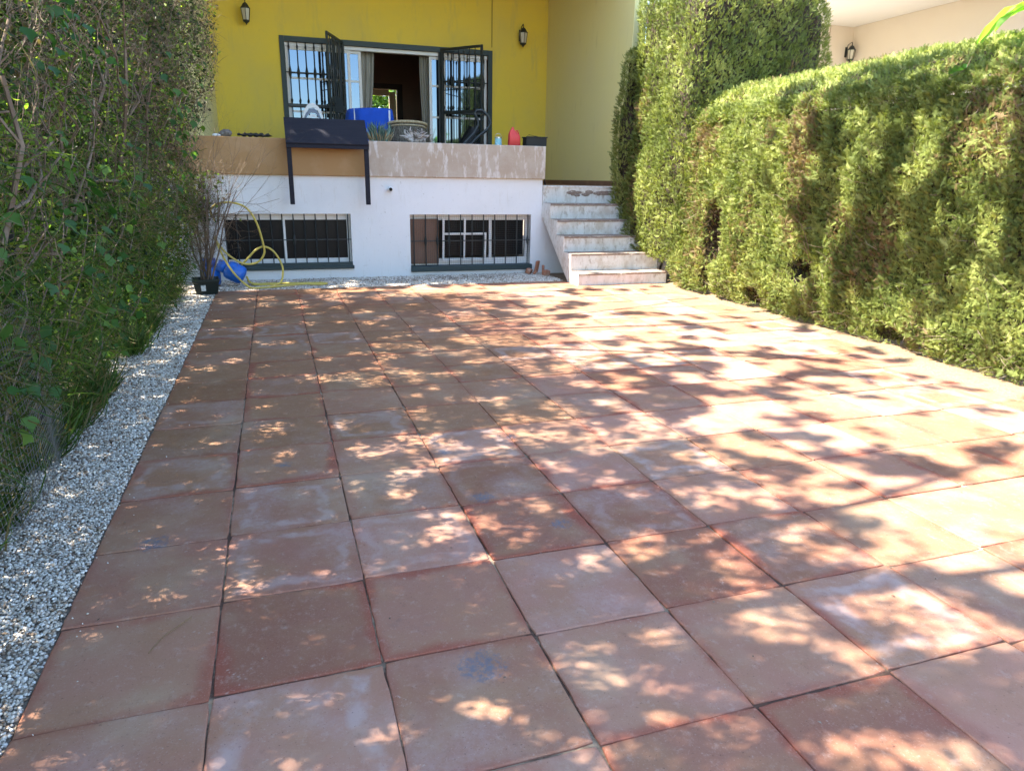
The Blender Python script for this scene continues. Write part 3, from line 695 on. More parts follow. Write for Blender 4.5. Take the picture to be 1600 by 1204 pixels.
# sloping top board from back (9.05, 2.20) to front (8.70, 1.86)
b = MB(); pts = [(8.685, 1.865), (9.06, 2.215), (9.045, 2.24), (8.67, 1.89)]
b.prism(pts, 1.005, 2.125); b.obj("tabletop", M_table, tb)
b = MB(); b.box((1.006, 8.672, 1.825), (2.124, 8.69, 1.868), 0, .002); b.obj("apron", M_table, tb)
for x in (1.01, 2.06):
    b = MB(); b.box((x, 8.695, 1.07), (x + .062, 8.757, 1.862), 0, .003); b.obj("leg", M_table, tb)
for x in (1.03, 2.04):
    b = MB(); b.box((x, 9.27, 1.5), (x + .05, 9.32, 2.18), 0, .003); b.box((x, 9.03, 2.14), (x + .05, 9.268, 2.18)); b.obj("leg", M_table, tb)

def cloth_arch(name, label, cat_, cx, cy, z0, wd, ht, dp, mats, stripes=True):
    b = MB(); n = 22
    for layer in range(4):
        R_ = 1 - layer * .16; P_ = []
        for i in range(n + 1):
            t = i / n; a = pi * t; x = cx + cos(a) * wd / 2 * R_; z = z0 + sin(a) ** .75 * ht * R_ + .004 * sin(i * 2 + layer)
            P_.append([(x, cy - dp / 2 + .01 * layer, z), (x, cy + dp / 2, z)])
        top_ = P_; inner = [[(cx + (p[0] - cx) * .86, y_, z0 + (p[2] - z0) * .86) for p, y_ in ((q[0], q[0][1]), (q[1], q[1][1]))] for q in P_]
        b.grid(top_, layer % 2); b.grid([[a_[0], c_[0]] for a_, c_ in zip(top_, inner)], layer % 2)
    o = b.obj(name, mats, smooth=False); tag(o, label, cat_); return o
cloth_arch("towel", "white and grey striped towel folded over a chair behind the black table", "towel", 1.43, 9.6, 2.02, .34, .46, .22, [M_fabric_w, M_fabric_s])
# armchair carrying the towel is hidden by the table; covered chair in blue
ch = thing("covered_table", "garden table draped with a bright blue cloth beside the open grille gate", "table", (2.42, 10.3, ZF))
b = MB(); n = 40; P_ = []
for i in range(n + 1):
    a = 2 * pi * i / n; q = []
    for (r, z, wv) in ((.02, 2.50, 0), (.34, 2.50, 0), (.37, 2.485, .004), (.38, 2.38, .02), (.395, 2.2, .035), (.41, 2.0, .045)):
        rr = r + wv * sin(a * 9 + 1.3 * sin(a * 2)); q.append((2.37 + rr * cos(a) * .98, 10.3 + rr * sin(a) * .8, z + .012 * cos(a)))
    P_.append(q)
b.grid(P_); b.obj("cloth", M_bluecloth, ch, smooth=True)
for dx, dy in ((-.26, -.18), (.28, -.18), (-.28, .18), (.28, .18)):
    b = MB(); b.tube([(2.37 + dx, 10.3 + dy, ZF + .002), (2.37 + dx, 10.3 + dy, 2.48)], .018, 8); b.obj("leg", M_alu, ch)
# agave in the planter
ag = thing("agave_plant", "spiky blue green agave with dry straw leaves on the parapet", "plant", (2.33, 9.05, ZP))
P = []; D = []; sz = []; vv = []
for i in range(230):
    a = random.uniform(0, 2 * pi); dry = i < 90; r = random.uniform(0, .13)
    P.append((2.33 + r * cos(a) * 1.3, 9.06 + r * sin(a) * .6, ZP)); tl = random.uniform(.25, 1.1) if dry else random.uniform(.02, .55)
    D.append((cos(a) * tl, sin(a) * tl * .7, 1)); sz.append(random.uniform(.09, .18) if dry else random.uniform(.16, .30)); vv.append(random.uniform(0, .34) if dry else random.uniform(.5, 1))
V, F, vl = scatter([(x * 2.4, y, z) for x, y, z in BLADE[0]], BLADE[1], np.array(P), np.array(D), sz, np.array(vv))
link_np("leaves", V, F, vl, F_agave, ag)
# wicker chair behind parapet
wc = thing("wicker_chair", "round backed wicker chair with pale rim behind the agave", "chair", (2.95, 10.1, ZF))
def arc(rx, ry, z, a0, a1, n, cx=2.93, cy=10.15): return [(cx + rx * cos(a0 + (a1 - a0) * i / n), cy + ry * sin(a0 + (a1 - a0) * i / n), z - .05 * abs(2 * i / n - 1) ** 2.5) for i in range(n + 1)]
b = MB(); lo = arc(.27, .22, 1.80, pi * 1.0, 2 * pi, 26); hi = arc(.32, .26, 2.31, pi * 1.0, 2 * pi, 26)
b.grid([[p, tuple(.5 * (p[k] + q[k]) for k in range(3)), q] for p, q in zip(lo, hi)]); b.obj("woven_back", M_wickerd, wc, smooth=True)
b = MB(); b.tube(hi, .022, 8); b.tube([(x, y, z - .05) for x, y, z in arc(.315, .255, 2.31, pi, 2 * pi, 26)], .012, 8); b.obj("rim", M_wicker, wc, smooth=True)
b = MB(); b.lathe([(.0, 1.80), (.26, 1.80), (.28, 1.77), (.26, 1.74), (0, 1.74)], (2.93, 10.15, 0), 24); b.obj("seat", M_wicker, wc, smooth=True)
for a in (.8, 2.3, 3.9, 5.5):
    b = MB(); b.tube([(2.93 + .22 * cos(a), 10.15 + .18 * sin(a), 1.75), (2.93 + .26 * cos(a), 10.15 + .22 * sin(a), ZF)], .016, 8); b.obj("leg", M_wicker, wc)
# driftwood with dry stems
dw = thing("driftwood", "bleached gnarled driftwood with dry stems on the parapet", "driftwood", (2.9, 9.06, ZP))
b = MB()
for k in range(17):
    x = random.uniform(2.76, 3.03); p = Vector((x, 9.06, 1.965)); q = [p]; d = Vector((random.uniform(-.5, .5), 0, 1)); rr = random.uniform(.012, .03)
    for i in range(5): d = (d + Vector((random.uniform(-.7, .7), random.uniform(-.2, .2), random.uniform(-.35, .1)))).normalized(); q.append(q[-1] + d * random.uniform(.025, .055))
    b.tube(q, [rr, rr * 1.2, rr * .9, rr * .8, rr * .5, rr * .25], 7)
b.obj("gnarled_wood", M_drift, dw, smooth=True)
b = MB()
for i in range(16):
    x = random.uniform(2.82, 3.12); p = Vector((x, 9.07, 1.96)); q = [p]; d = Vector((random.uniform(-.25, .25), 0, 1))
    for k in range(5): d += Vector((random.uniform(-.3, .3), random.uniform(-.2, .2), -.05)); q.append(q[-1] + d.normalized() * random.uniform(.03, .06))
    b.tube(q, [.003, .003, .0025, .002, .002, .001], 4)
b.obj("dry_stems", M_bark, dw)
# tin with bail handle
tn = thing("tin", "small pale blue tin with wire handle on the parapet", "tin", (4.15, 9.05, ZP))
b = MB(); b.lathe([(.0, .002), (.05, .002), (.052, .008), (.052, .105), (.055, .11), (.052, .115), (.0, .112)], (4.15, 9.05, ZP), 20); b.obj("can", M_tin, tn, smooth=False)
b = MB(); b.lathe([(.0565, .098), (.0565, .118), (.0, .119)], (4.15, 9.05, ZP), 20); b.obj("lid", M_steel, tn)
b = MB(); b.tube([(4.15 + .056 * cos(a), 9.05, ZP + .10 + .07 * sin(a)) for a in np.linspace(0, pi, 13)], .0025, 5); b.obj("handle", M_steel, tn)
# red can
rc = thing("fuel_can", "red plastic fuel can with pointed spout end up on the parapet", "can", (4.41, 9.06, ZP))
def loft(secs):
    b = MB(); n = 20; vs = []; fs = []
    for (cx, cy, z, rx, ry, pw) in secs:
        for k in range(n):
            a = 2 * pi * k / n; c_, s_ = cos(a), sin(a); vs.append((cx + rx * abs(c_) ** pw * (1 if c_ > 0 else -1), cy + ry * abs(s_) ** pw * (1 if s_ > 0 else -1), z))
    for i in range(len(secs) - 1):
        for k in range(n): a = i * n + k; c = i * n + (k + 1) % n; fs.append((a, c, c + n, a + n))
    fs.append(tuple(range(n))[::-1]); fs.append(tuple((len(secs) - 1) * n + k for k in range(n)))
    return b.add(vs, fs)
loft([(4.41, 9.06, ZP + .001, .086, .05, .3), (4.41, 9.06, ZP + .01, .092, .056, .3), (4.41, 9.06, ZP + .145, .088, .054, .3), (4.395, 9.06, ZP + .175, .070, .045, .3), (4.38, 9.06, ZP + .225, .036, .028, .4), (4.385, 9.06, ZP + .25, .02, .018, .8), (4.385, 9.06, ZP + .272, .016, .016, 1)]).obj("body", M_red, rc, smooth=True)
b = MB(); b.tube([(4.43, 9.06, ZP + .20), (4.455, 9.06, ZP + .225), (4.48, 9.06, ZP + .19), (4.485, 9.06, ZP + .14)], .011, 8); b.obj("handle", M_red, rc, smooth=True)
# black planter box
pbx = thing("planter_box", "black rectangular plastic trough at the right end of the parapet", "planter", (4.74, 9.05, ZP))
b = MB()
b.box((4.59, 8.96, ZP + .001), (4.91, 8.972, ZP + .13)); b.box((4.59, 9.14, ZP + .001), (4.91, 9.152, ZP + .13)); b.box((4.58, 8.973, ZP + .001), (4.592, 9.139, ZP + .13)); b.box((4.908, 8.973, ZP + .001), (4.92, 9.139, ZP + .13)); b.box((4.593, 8.973, ZP + .001), (4.907, 9.139, ZP + .012))
b.box((4.572, 8.95, ZP + .122), (4.928, 8.962, ZP + .14), 0, .003); b.box((4.572, 9.15, ZP + .122), (4.928, 9.162, ZP + .14), 0, .003)
b.obj("trough", M_black, pbx)
b = MB(); b.tube([(4.60, 9.0, ZP + .135), (4.63, 9.0, ZP + .165), (4.72, 9.01, ZP + .15), (4.84, 9.02, ZP + .135)], .004, 5); b.obj("handle", M_black, pbx)
b = MB(); b.tube([(4.925, 9.10, 1.95), (4.96, 9.2, 1.7), (5.03, 9.28, ZF + .004)], .011, 8)
tag(b.obj("stick", M_black), "thin black pole leaning against the end of the parapet", "pole"); 
# folded pushchair / tubular frame
sf = thing("folded_pushchair", "folded black tubular pushchair frame leaning behind the parapet", "pushchair", (3.85, 9.5, 1.9))
b = MB()
fp = [(3.60, 1.72), (3.72, 1.92), (3.90, 2.10), (4.06, 2.22), (4.12, 2.32), (4.07, 2.43), (3.97, 2.505), (3.88, 2.50), (3.85, 2.45), (3.90, 2.36), (3.91, 2.28), (3.84, 2.16), (3.66, 1.98), (3.55, 1.80)]
for dy in (0, .14): b.tube([(x + .08 + dy * .3, 9.62 + dy, z) for x, z in fp], .021, 8)
b.tube([(4.02, 9.62, 2.44), (4.07, 9.76, 2.44)], .014, 8)
b.obj("tubular_frame", M_iron, sf, smooth=True)
b = MB(); b.grid([[(3.78 + .25 * t + .02 * sin(6 * t), 9.65, 1.85 + .36 * t), (3.66 + .25 * t, 9.74, 1.90 + .36 * t), (3.62 + .23 * t, 9.65, 1.93 + .34 * t)] for t in np.linspace(0, 1, 9)]); b.obj("fabric_seat", M_black, sf)
# stones and dark sack on left of parapet
def rock(name, label, cat_, c, r, sc3, m_, sub=2, seed=1):
    b = MB(); n1, n2 = 12, 8; P_ = []
    for i in range(n1 + 1):
        a = 2 * pi * (i % n1) / n1; row = []
        for j in range(n2 + 1):
            t = pi * j / n2; d = np.array([sin(t) * cos(a), sin(t) * sin(a), cos(t)]); k = 1 + .5 * (float(fbm([d * 1.6 + seed], seed)[0]) - .5)
            row.append(tuple(np.array(c) + d * k * r * np.array(sc3)))
        P_.append(row)
    b.grid(P_); return tag(b.obj(name, m_, smooth=False), label, cat_)
rock("rock", "rough grey rock on the parapet beside the left hedge", "rock", (.235, 9.05, 2.0), .075, (1.1, .8, .75), mat("grey_rock", (.24, .22, .2), .9, [(14, .4, .6, (.12, .1, .09), .9)], bump=(20, 1, .02)), seed=3)
rock("rock", "small flat pale stone lying left of the grey rock", "rock", (.115, 9.0, 1.972), .045, (1.3, .8, .45), M_white, seed=5)
b = MB(); P_ = []
for i in range(19):
    t = i / 18; x = .38 + .46 * t; r_ = .028 * (sin(pi * min(1, max(.04, t))) ** .35) * (1 + .4 * sin(i * 2.1)); zc = ZP + .03 + .006 * sin(i * 1.7)
    P_.append([(x, 9.02 + r_ * 1.6 * cos(a), max(ZP + .002, zc + r_ * sin(a))) for a in np.linspace(0, 2 * pi, 11)])
b.grid(P_); tag(b.obj("plastic_sack", M_black, smooth=True), "crumpled black plastic sack lying along the parapet", "sack")

# ================================================================ gas bottle, hose, pot with dead shrub, rubble
gb = thing("gas_bottle", "blue gas bottle lying tilted on the gravel under the yellow hose", "gas bottle", (.2, 8.42, 0))
def bottle(c, axis, r, ln, parent):
    q = Vector(axis).normalized().to_track_quat('Z', 'Y').to_matrix().to_4x4(); M_ = Matrix.Translation(c) @ q
    b = MB(); b.lathe([(.0, 0), (r * .55, .0), (r * .9, .02), (r, .055), (r, ln * .5), (r * 1.01, ln * .5 + .004), (r, ln * .5 + .008), (r, ln - .07), (r * .9, ln - .03), (r * .55, ln), (.03, ln + .012), (0, ln + .012)], n=28, M=M_)
    b.obj("body", M_blue, parent, smooth=True)
    b = MB(); b.lathe([(r * .62, ln - .01), (r * .64, ln + .10), (r * .60, ln + .10), (r * .58, ln - .01)], n=28, M=M_); b.obj("collar", M_blue, parent, smooth=True)
    b = MB(); b.lathe([(.018, ln + .01), (.018, ln + .045), (.028, ln + .05), (.028, ln + .075), (0, ln + .08)], n=12, M=M_); b.obj("valve", M_steel, parent)
bottle((.335, 8.36, .125), (-.80, .10, .42), .125, .27, gb)
gb2 = thing("gas_bottle", "second blue gas bottle standing half hidden behind the dead shrub", "gas bottle", (-.10, 8.45, 0))
bottle((-.10, 8.47, .0), (0, 0, 1), .13, .27, gb2)
def crom(pts, k=8):
    out = []; P = [Vector(p) for p in pts]; P = [P[0] * 2 - P[1]] + P + [P[-1] * 2 - P[-2]]
    for i in range(1, len(P) - 2):
        for j in range(k):
            t = j / k; a, b_, c, d = P[i - 1], P[i], P[i + 1], P[i + 2]
            out.append(.5 * ((2 * b_) + (c - a) * t + (2 * a - 5 * b_ + 4 * c - d) * t * t + (3 * b_ - a - 3 * c + d) * t ** 3))
    out.append(P[-2]); return out
hp = [(.02, 8.55, .85), (-.02, 8.50, 1.0), (.10, 8.42, 1.09), (.28, 8.38, 1.10), (.44, 8.36, 1.03), (.55, 8.36, .84), (.61, 8.38, .56), (.61, 8.40, .42), (.51, 8.40, .31), (.34, 8.38, .30), (.17, 8.36, .41), (.05, 8.36, .56), (.0, 8.38, .66), (.03, 8.32, .58), (.12, 8.25, .36), (.24, 8.15, .17), (.38, 8.06, .04), (.47, 8.04, .014), (.72, 8.10, .016), (1.06, 8.18, .03), (1.30, 8.20, .016), (1.41, 8.26, .016), (1.34, 8.34, .016), (1.05, 8.36, .018), (.70, 8.42, .016), (.42, 8.46, .02), (.36, 8.40, .12)]
hp2 = [(.30, 8.44, .27), (.40, 8.42, .37), (.50, 8.42, .47), (.61, 8.42, .52), (.72, 8.42, .47), (.80, 8.42, .35), (.84, 8.40, .22), (.82, 8.36, .08), (.76, 8.30, .02), (.60, 8.30, .016), (.42, 8.34, .02)]
b = MB(); b.tube(crom(hp), .0135, 8); b.tube(crom(hp2), .0135, 8); tag(b.obj("garden_hose", M_hose, smooth=True), "yellow garden hose looped over the gas bottle and across the gravel", "hose")

pt = thing("plant_pot", "square dark green plastic pot standing at the corner of the paving", "pot", (-.11, 7.80, 0))
def sq(c, w0, w1, z0, z1, th=.008, rot=.12):
    b = MB(); n = 4; ring = lambda w_, z: [(c[0] + w_ * cos(rot + pi / 4 + k * pi / 2), c[1] + w_ * sin(rot + pi / 4 + k * pi / 2), z) for k in range(4)]
    R_ = [ring(w0, z0), ring(w1, z1 - .03), ring(w1 + .01, z1 - .03), ring(w1 + .012, z1), ring(w1 - .002, z1), ring(w0 * .98, z0 + .1)]
    vs = [p for r in R_ for p in r]; fs = [tuple(range(4))[::-1]]
    for i in range(len(R_) - 1):
        for k in range(4): fs.append((i * 4 + k, i * 4 + (k + 1) % 4, (i + 1) * 4 + (k + 1) % 4, (i + 1) * 4 + k))
    fs.append(tuple(20 + k for k in range(4))); return b.add(vs, fs)
sq((-.11, 7.82), .175, .215, .002, .19).obj("pot", M_pot, pt)
b = MB(); b.add([(-.155, 7.648, .05), (-.10, 7.655, .05), (-.10, 7.645, .125), (-.155, 7.638, .125)], [(0, 1, 2, 3)]); lb = b.obj("label_sticker", M_label, pt)
def branchy(mb, p, d, ln, r, depth, spread, up=0, lean=(0, 0, 0), n=5, lim=None):
    p = Vector(p); d = Vector(d).normalized(); pts = [p.copy()]; rr = [r]
    for i in range(n):
        d = (d + Vector((random.gauss(0, .13), random.gauss(0, .13), random.gauss(0, .13) + up)) + Vector(lean) * .1).normalized()
        if lim and (p + d * ln / n).x > lim(p.y, p.z): d.x = -abs(d.x) * .6; d.y *= .8
        p = p + d * ln / n; pts.append(p.copy()); rr.append(r * (1 - .55 * (i + 1) / n))
        if depth > 0 and i >= 1 and random.random() < .8:
            nd = (d + Vector((random.gauss(0, spread), random.gauss(0, spread), random.gauss(0, spread)))).normalized()
            branchy(mb, p, nd, ln * random.uniform(.45, .75), rr[-1] * .62, depth - 1, spread, up, lean, n, lim)
    mb.tube(pts, rr, 5 if r > .006 else 3, cap=False)
ds = thing("dead_shrub", "dead bare brown shrub growing out of the square pot", "shrub", (-.11, 7.82, .1))
b = MB()
for k in range(14): branchy(b, (-.11 + random.uniform(-.07, .07), 7.82 + random.uniform(-.07, .07), .11), (random.uniform(-.22, .30), random.uniform(-.2, .1), 1), random.uniform(.9, 1.35), .012, 3, .42, .03)
for k in range(3): branchy(b, (.02, 7.82, .95), (1, 0, random.uniform(-.3, .3)), .45, .005, 2, .3)
b.obj("branches", M_bark, ds)
b = MB(); b.tube(crom([(-.02, 7.8, .85), (.15, 7.8, 1.08), (.35, 7.82, 1.13), (.55, 7.84, 1.10), (.68, 7.85, 1.12), (.86, 7.88, 1.17)], 4), .0035, 4); b.tube([(.58, 7.84, 1.10), (.66, 7.84, 1.05), (.74, 7.84, 1.0)], .0025, 4); b.obj("long_twig", M_bark, ds)
n = 6500; P = np.c_[RNG.normal(-.13, .16, n), RNG.normal(7.82, .14, n), RNG.beta(1.6, 1.5, n) * 1.35 + .25]; P[:, 0] += .10 * (P[:, 2] - .8)
V, F, vl = sticks(P, np.c_[RNG.normal(.1, .6, n), RNG.normal(0, .5, n), RNG.normal(.3, .7, n)], RNG.uniform(.04, .16, n), RNG.uniform(.0016, .003, n), RNG.uniform(.1, .8, n)); link_np("fine_twigs", V, F, vl, F_twig, ds)
n = 700; P = np.c_[RNG.normal(-.16, .15, n), RNG.normal(7.8, .12, n), RNG.uniform(.9, 1.5, n)]
V, F, vl = scatter(*LEAF_T, P, RNG.normal(size=(n, 3)), RNG.uniform(.03, .06, n), RNG.uniform(0, .9, n)); link_np("leaves", V, F, vl, F_left, ds)
# rubble in the corner under the stair
b = MB(); 
for (x, y, z, a, s3) in ((4.74, 8.80, .09, .5, (.04, .015, .12)), (4.68, 8.72, .03, 1.2, (.05, .02, .05)), (4.80, 8.66, .05, -.4, (.02, .05, .10)), (4.79, 8.5, .04, .2, (.05, .05, .05)), (4.62, 8.84, .03, .9, (.06, .04, .05))):
    b.box((-s3[0], -s3[1], -s3[2] * .6), (s3[0], s3[1], s3[2]), 0, .008, M=Matrix.Translation((x, y, z)) @ Matrix.Rotation(a, 4, 'Z') @ Matrix.Rotation(a * .5, 4, 'X'))
tag(b.obj("broken_tile_rubble", M_terracotta), "broken terracotta pieces heaped in the corner beside the steps", "rubble", kind='stuff')
n = 1100; P = np.c_[RNG.uniform(.3, 4.7, n), RNG.normal(8.55, .16, n), RNG.uniform(.0, .016, n)]
m_ = fbm(np.c_[P[:, 0] * 1.6, P[:, 1] * 3, P[:, 2]], 21) > .52; P = P[m_]; n = len(P)
V, F, vl = sticks(P, np.c_[RNG.normal(size=n), RNG.normal(size=n) * .6, RNG.normal(size=n) * .12], RNG.uniform(.02, .10, n), RNG.uniform(.0015, .004, n), RNG.uniform(0, .3, n))
o = link_np("dry_twig_litter", V, F, vl, F_twig, kind='stuff'); tag(o, "dark dry twigs scattered on the gravel below the basement windows", "litter", kind='stuff')
# ================================================================ clipped cypress hedge (right)
HOLES = [(6.05, .80, .27, .50, .32), (6.15, .25, .2, .25, .2), (4.32, .55, .20, .16, .28), (3.0, .12, .25, .12, .2), (5.15, .15, .22, .15, .18)]
def xf(Y): return np.interp(Y, [-3, 2, 4.5, 6.8, 9], [5.93, 5.95, 6.06, 6.12, 6.15])
def hole(Y, z):
    h = np.zeros_like(Y)
    for (a, c, ra, rc, d) in HOLES: h = np.maximum(h, d * sstep(1 - np.sqrt(((Y - a) / ra) ** 2 + ((z - c) / rc) ** 2) + .5 * (fbm(np.stack([Y * 7, z * 7, Y * 0], -1), 31) - .5), 0, .5))
    return h
def face_pt(Y, z, inset=0.0):
    Q = np.stack([Y, z, np.zeros_like(Y)], -1)
    d = .12 * (fbm(Q * 1.1, 40) - .5) + .10 * (fbm(Q * np.array([4.5, 3.2, 1]), 41) - .5)
    x = xf(Y) - d + .06 * np.clip((z - 1.9) / .26, 0, 1) ** 2 + .12 * np.clip(1 - z / .38, 0, 1) ** 1.4 + hole(Y, z) + inset
    return np.stack([x, Y, z], -1)
def top_pt(Y, s, inset=0.0):          # s: 0 at the front edge
    Q = np.stack([Y, s * 2, np.ones_like(Y)], -1)
    zt = 2.20 + .53 * (1 - np.exp(-s / .30)) + .07 * (fbm(Q * 1.2, 44) - .5) + .05 * (fbm(Q * 4, 45) - .5) - inset
    return np.stack([xf(Y) + .04 + s, Y, zt], -1)
def cyp_val(Y, z, n, dry):
    Q = np.stack([Y * 2.2, z * 1.0, np.full_like(Y, 3.0)], -1)
    k = fbm(Q, 50, 4); g = fbm(np.stack([Y * 6, z * 5, Y * 0], -1), 52)
    v = .50 + .9 * (g - .5) + RNG.normal(0, .13, n)
    b_ = RNG.random(n) < np.clip((k - .55) * 2.6 * dry + hole(Y, z) * 3, 0, .75)
    return np.where(b_, RNG.uniform(0, .16, n), np.clip(v, .24, 1))
hedge = thing("hedge", "long low clipped cypress hedge along the right of the paving", "hedge", (6.6, 2.2, 0))
parts = []
def cyp(P, N, size, v, up=.55, rnd=.55):
    n = len(P); D = N * .42 + np.array([0, 0, up + .15]) * (1 - np.abs(N[:, 2:3]) * .8) + RNG.normal(0, rnd, (n, 3))
    nr = N + np.array([-.2, 0, .25]) + RNG.normal(0, .45, (n, 3))
    return scatter(*SPRAY, P - N * RNG.uniform(.0, .045, (n, 1)), D, size, v, normal=nr)
n = 115000; Y = RNG.uniform(-1.2, 7.1, n); z = RNG.uniform(.03, 2.27, n) ; P = face_pt(Y, z)
N = np.tile([-1, 0, 0.0], (n, 1)); N[:, 2] = np.clip((z - 2.1) / .4, 0, .6); N += RNG.normal(0, .12, N.shape)
hs = hole(Y, z); keep = RNG.random(n) > np.clip(hs * 2.6, 0, .85); P, N, Y, z = P[keep], N[keep], Y[keep], z[keep]; n = len(P)
parts.append(cyp(P, N, RNG.uniform(.03, .07, n) * np.interp(Y, [-1, 6], [.9, 1.1]), cyp_val(Y, z, n, 1 + 1.2 * np.clip((z - 1.5) / .7, 0, 1) * (Y > 3.5))))
n = 34000; Y = RNG.uniform(-1.2, 7.4, n); s = RNG.beta(1, 1.5, n) * 1.5; P = top_pt(Y, s); N = np.tile([-.4, 0, 1.0], (n, 1)) + RNG.normal(0, .12, (n, 3))
parts.append(cyp(P, N, RNG.uniform(.035, .075, n), np.clip(cyp_val(Y, s, n, .3) + .12, 0, 1), up=.4))
n = 12000; Y = RNG.uniform(-1.2, 7.1, n); t_ = RNG.random(n); A_ = face_pt(Y, np.full(n, 2.16)); B_ = top_pt(Y, np.full(n, .10)); P = A_ + (B_ - A_) * t_[:, None] + np.array([-.02, 0, .015])
parts.append(cyp(P, np.tile([-.7, 0, .7], (n, 1)) + RNG.normal(0, .15, (n, 3)), RNG.uniform(.035, .075, n), np.clip(cyp_val(Y, P[:, 2], n, .6), 0, 1)))
# ragged outliers
n = 3000; Y = RNG.uniform(-1, 7, n); z = RNG.uniform(.1, 2.1, n); P = face_pt(Y, z, -.035); N = np.tile([-1, 0, .1], (n, 1)) + RNG.normal(0, .3, (n, 3))
parts.append(cyp(P, N, RNG.uniform(.05, .10, n), cyp_val(Y, z, n, .8)))
V, F, vl = cat(parts); link_np("foliage", V, F, vl, F_cyp, hedge)
# bare twigs showing in the hollows
n = 9000; Y = RNG.uniform(-1, 7.1, n); z = RNG.uniform(.02, 2.3, n); k = (hole(Y, z) > .04) | (z < .3) | (RNG.random(n) < .18)
Y, z = Y[k], z[k]; P = face_pt(Y, z, .0); P[:, 0] += RNG.uniform(-.03, .12, len(P)); n = len(P)
V, F, vl = sticks(P, np.c_[RNG.normal(-.6, .5, n), RNG.normal(0, .6, n), RNG.normal(.3, .5, n)], RNG.uniform(.05, .2, n), RNG.uniform(.002, .005, n), RNG.uniform(.2, .9, n)); link_np("bare_twigs", V, F, vl, F_twig, hedge)
b = MB()
for i in range(34):
    y = -1.2 + i * .26 + random.uniform(-.05, .05); branchy(b, (6.45 + random.uniform(-.08, .08), y, -.02), (random.uniform(.05, .35), random.uniform(-.2, .2), 1), .9, random.uniform(.014, .03), 2, .35, .02)
for (y, z) in ((6.0, .42), (6.12, .62), (5.95, .30), (6.08, .5), (4.3, .52)): b.tube(crom([(6.6, y + .1, z - .1), (6.35, y + .05, z - .02), (6.22, y - .1, z + .03), (6.12, y - .25, z)], 4), .008, 6)
b.obj("stems", M_bark, hedge)
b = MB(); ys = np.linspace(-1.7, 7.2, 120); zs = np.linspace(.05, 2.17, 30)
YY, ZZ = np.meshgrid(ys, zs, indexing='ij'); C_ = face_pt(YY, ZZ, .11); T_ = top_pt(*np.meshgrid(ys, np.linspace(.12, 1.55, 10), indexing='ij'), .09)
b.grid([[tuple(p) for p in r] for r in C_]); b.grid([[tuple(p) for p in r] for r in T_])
b.obj("dark_core", M_core, hedge)  # dark sheet blocking sight, in place of the shaded hedge interior

def cypress_block(name, label, c, hf, pw, n, seed, zmin, smin=.06, smax=.12, group=None, tw=0):
    t = thing(name, label, "cypress", (c[0], c[1], 0), group)
    c = np.array(c); hf = np.array(hf)
    def surf(d, ins=0):
        k = (np.abs(d / hf) ** pw).sum(-1) ** (-1 / pw); P = c + d * k[..., None]
        nrm = np.sign(d) * np.abs((P - c) / hf) ** (pw - 1) / hf; nrm /= np.linalg.norm(nrm, axis=-1, keepdims=True) + 1e-9
        Q = P * 1.0; dd = .20 * (fbm(Q * 1.3, seed) - .5) + .22 * (fbm(Q * 3.6, seed + 3) - .5)
        return P + nrm * (dd - ins)[..., None], nrm
    d = RNG.normal(size=(n * 3, 3)) * hf; P, N = surf(d); P0 = P
    k = (P[:, 2] > zmin + .25 * (fbm(P * 3, 77) - .5)) & (P[:, 2] < 4.7); P, N = P[k][:n], N[k][:n]; m2 = len(P)
    g = fbm(P * 3.4, seed + 3); br = fbm(P * np.array([2, 2, .8]), seed + 5, 4)
    v = np.clip(.5 + 1.1 * (g - .5) + RNG.normal(0, .14, m2), .24, 1); v = np.where(RNG.random(m2) < np.clip((br - .6) * 4, 0, .7), RNG.uniform(0, .15, m2), v)
    DN = N * .5 + np.array([0, 0, .7]) + RNG.normal(0, .5, (m2, 3))
    V, F, vl = scatter(*SPRAY, P - N * RNG.uniform(0, .05, (m2, 1)), DN, RNG.uniform(smin, smax, m2), v, normal=N + np.array([-.2, 0, .2]) + RNG.normal(0, .5, (m2, 3)))
    link_np("foliage", V, F, vl, F_cyp, t)
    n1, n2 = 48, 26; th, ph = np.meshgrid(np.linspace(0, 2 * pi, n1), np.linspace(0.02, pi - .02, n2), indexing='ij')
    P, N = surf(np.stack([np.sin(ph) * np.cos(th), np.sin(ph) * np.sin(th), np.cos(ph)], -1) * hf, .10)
    P[..., 2] = np.maximum(P[..., 2], zmin + .1); b = MB(); b.grid([[tuple(p) for p in r] for r in P]); b.obj("dark_core", M_core, t)  # closed dark shell in place of the shaded inside
    b = MB(); branchy(b, (c[0], c[1], -.02), (0, 0, 1), 1.4, .06, 1, .5, .2)
    for k in range(5): branchy(b, (c[0] + random.uniform(-.6, .6) * hf[0], c[1] + random.uniform(-.8, .8) * hf[1], -.02), (random.uniform(-.3, .3), random.uniform(-.3, .3), 1), .9, .025, 2, .5, .05)
    b.obj("stems", M_bark, t)
    return t
cypress_block("cypress_block", "tall boxy clipped cypress rising above the low hedge beside the steps", (7.12, 7.62, 2.1), (1.12, .93, 2.0), 7, 72000, 60, .32, .04, .085)
cypress_block("cypress_column", "narrow shaded cypress between the steps and the sunlit block", (6.55, 8.62, 1.85), (.56, .22, 1.55), 5, 11000, 90, .35, .04, .09)
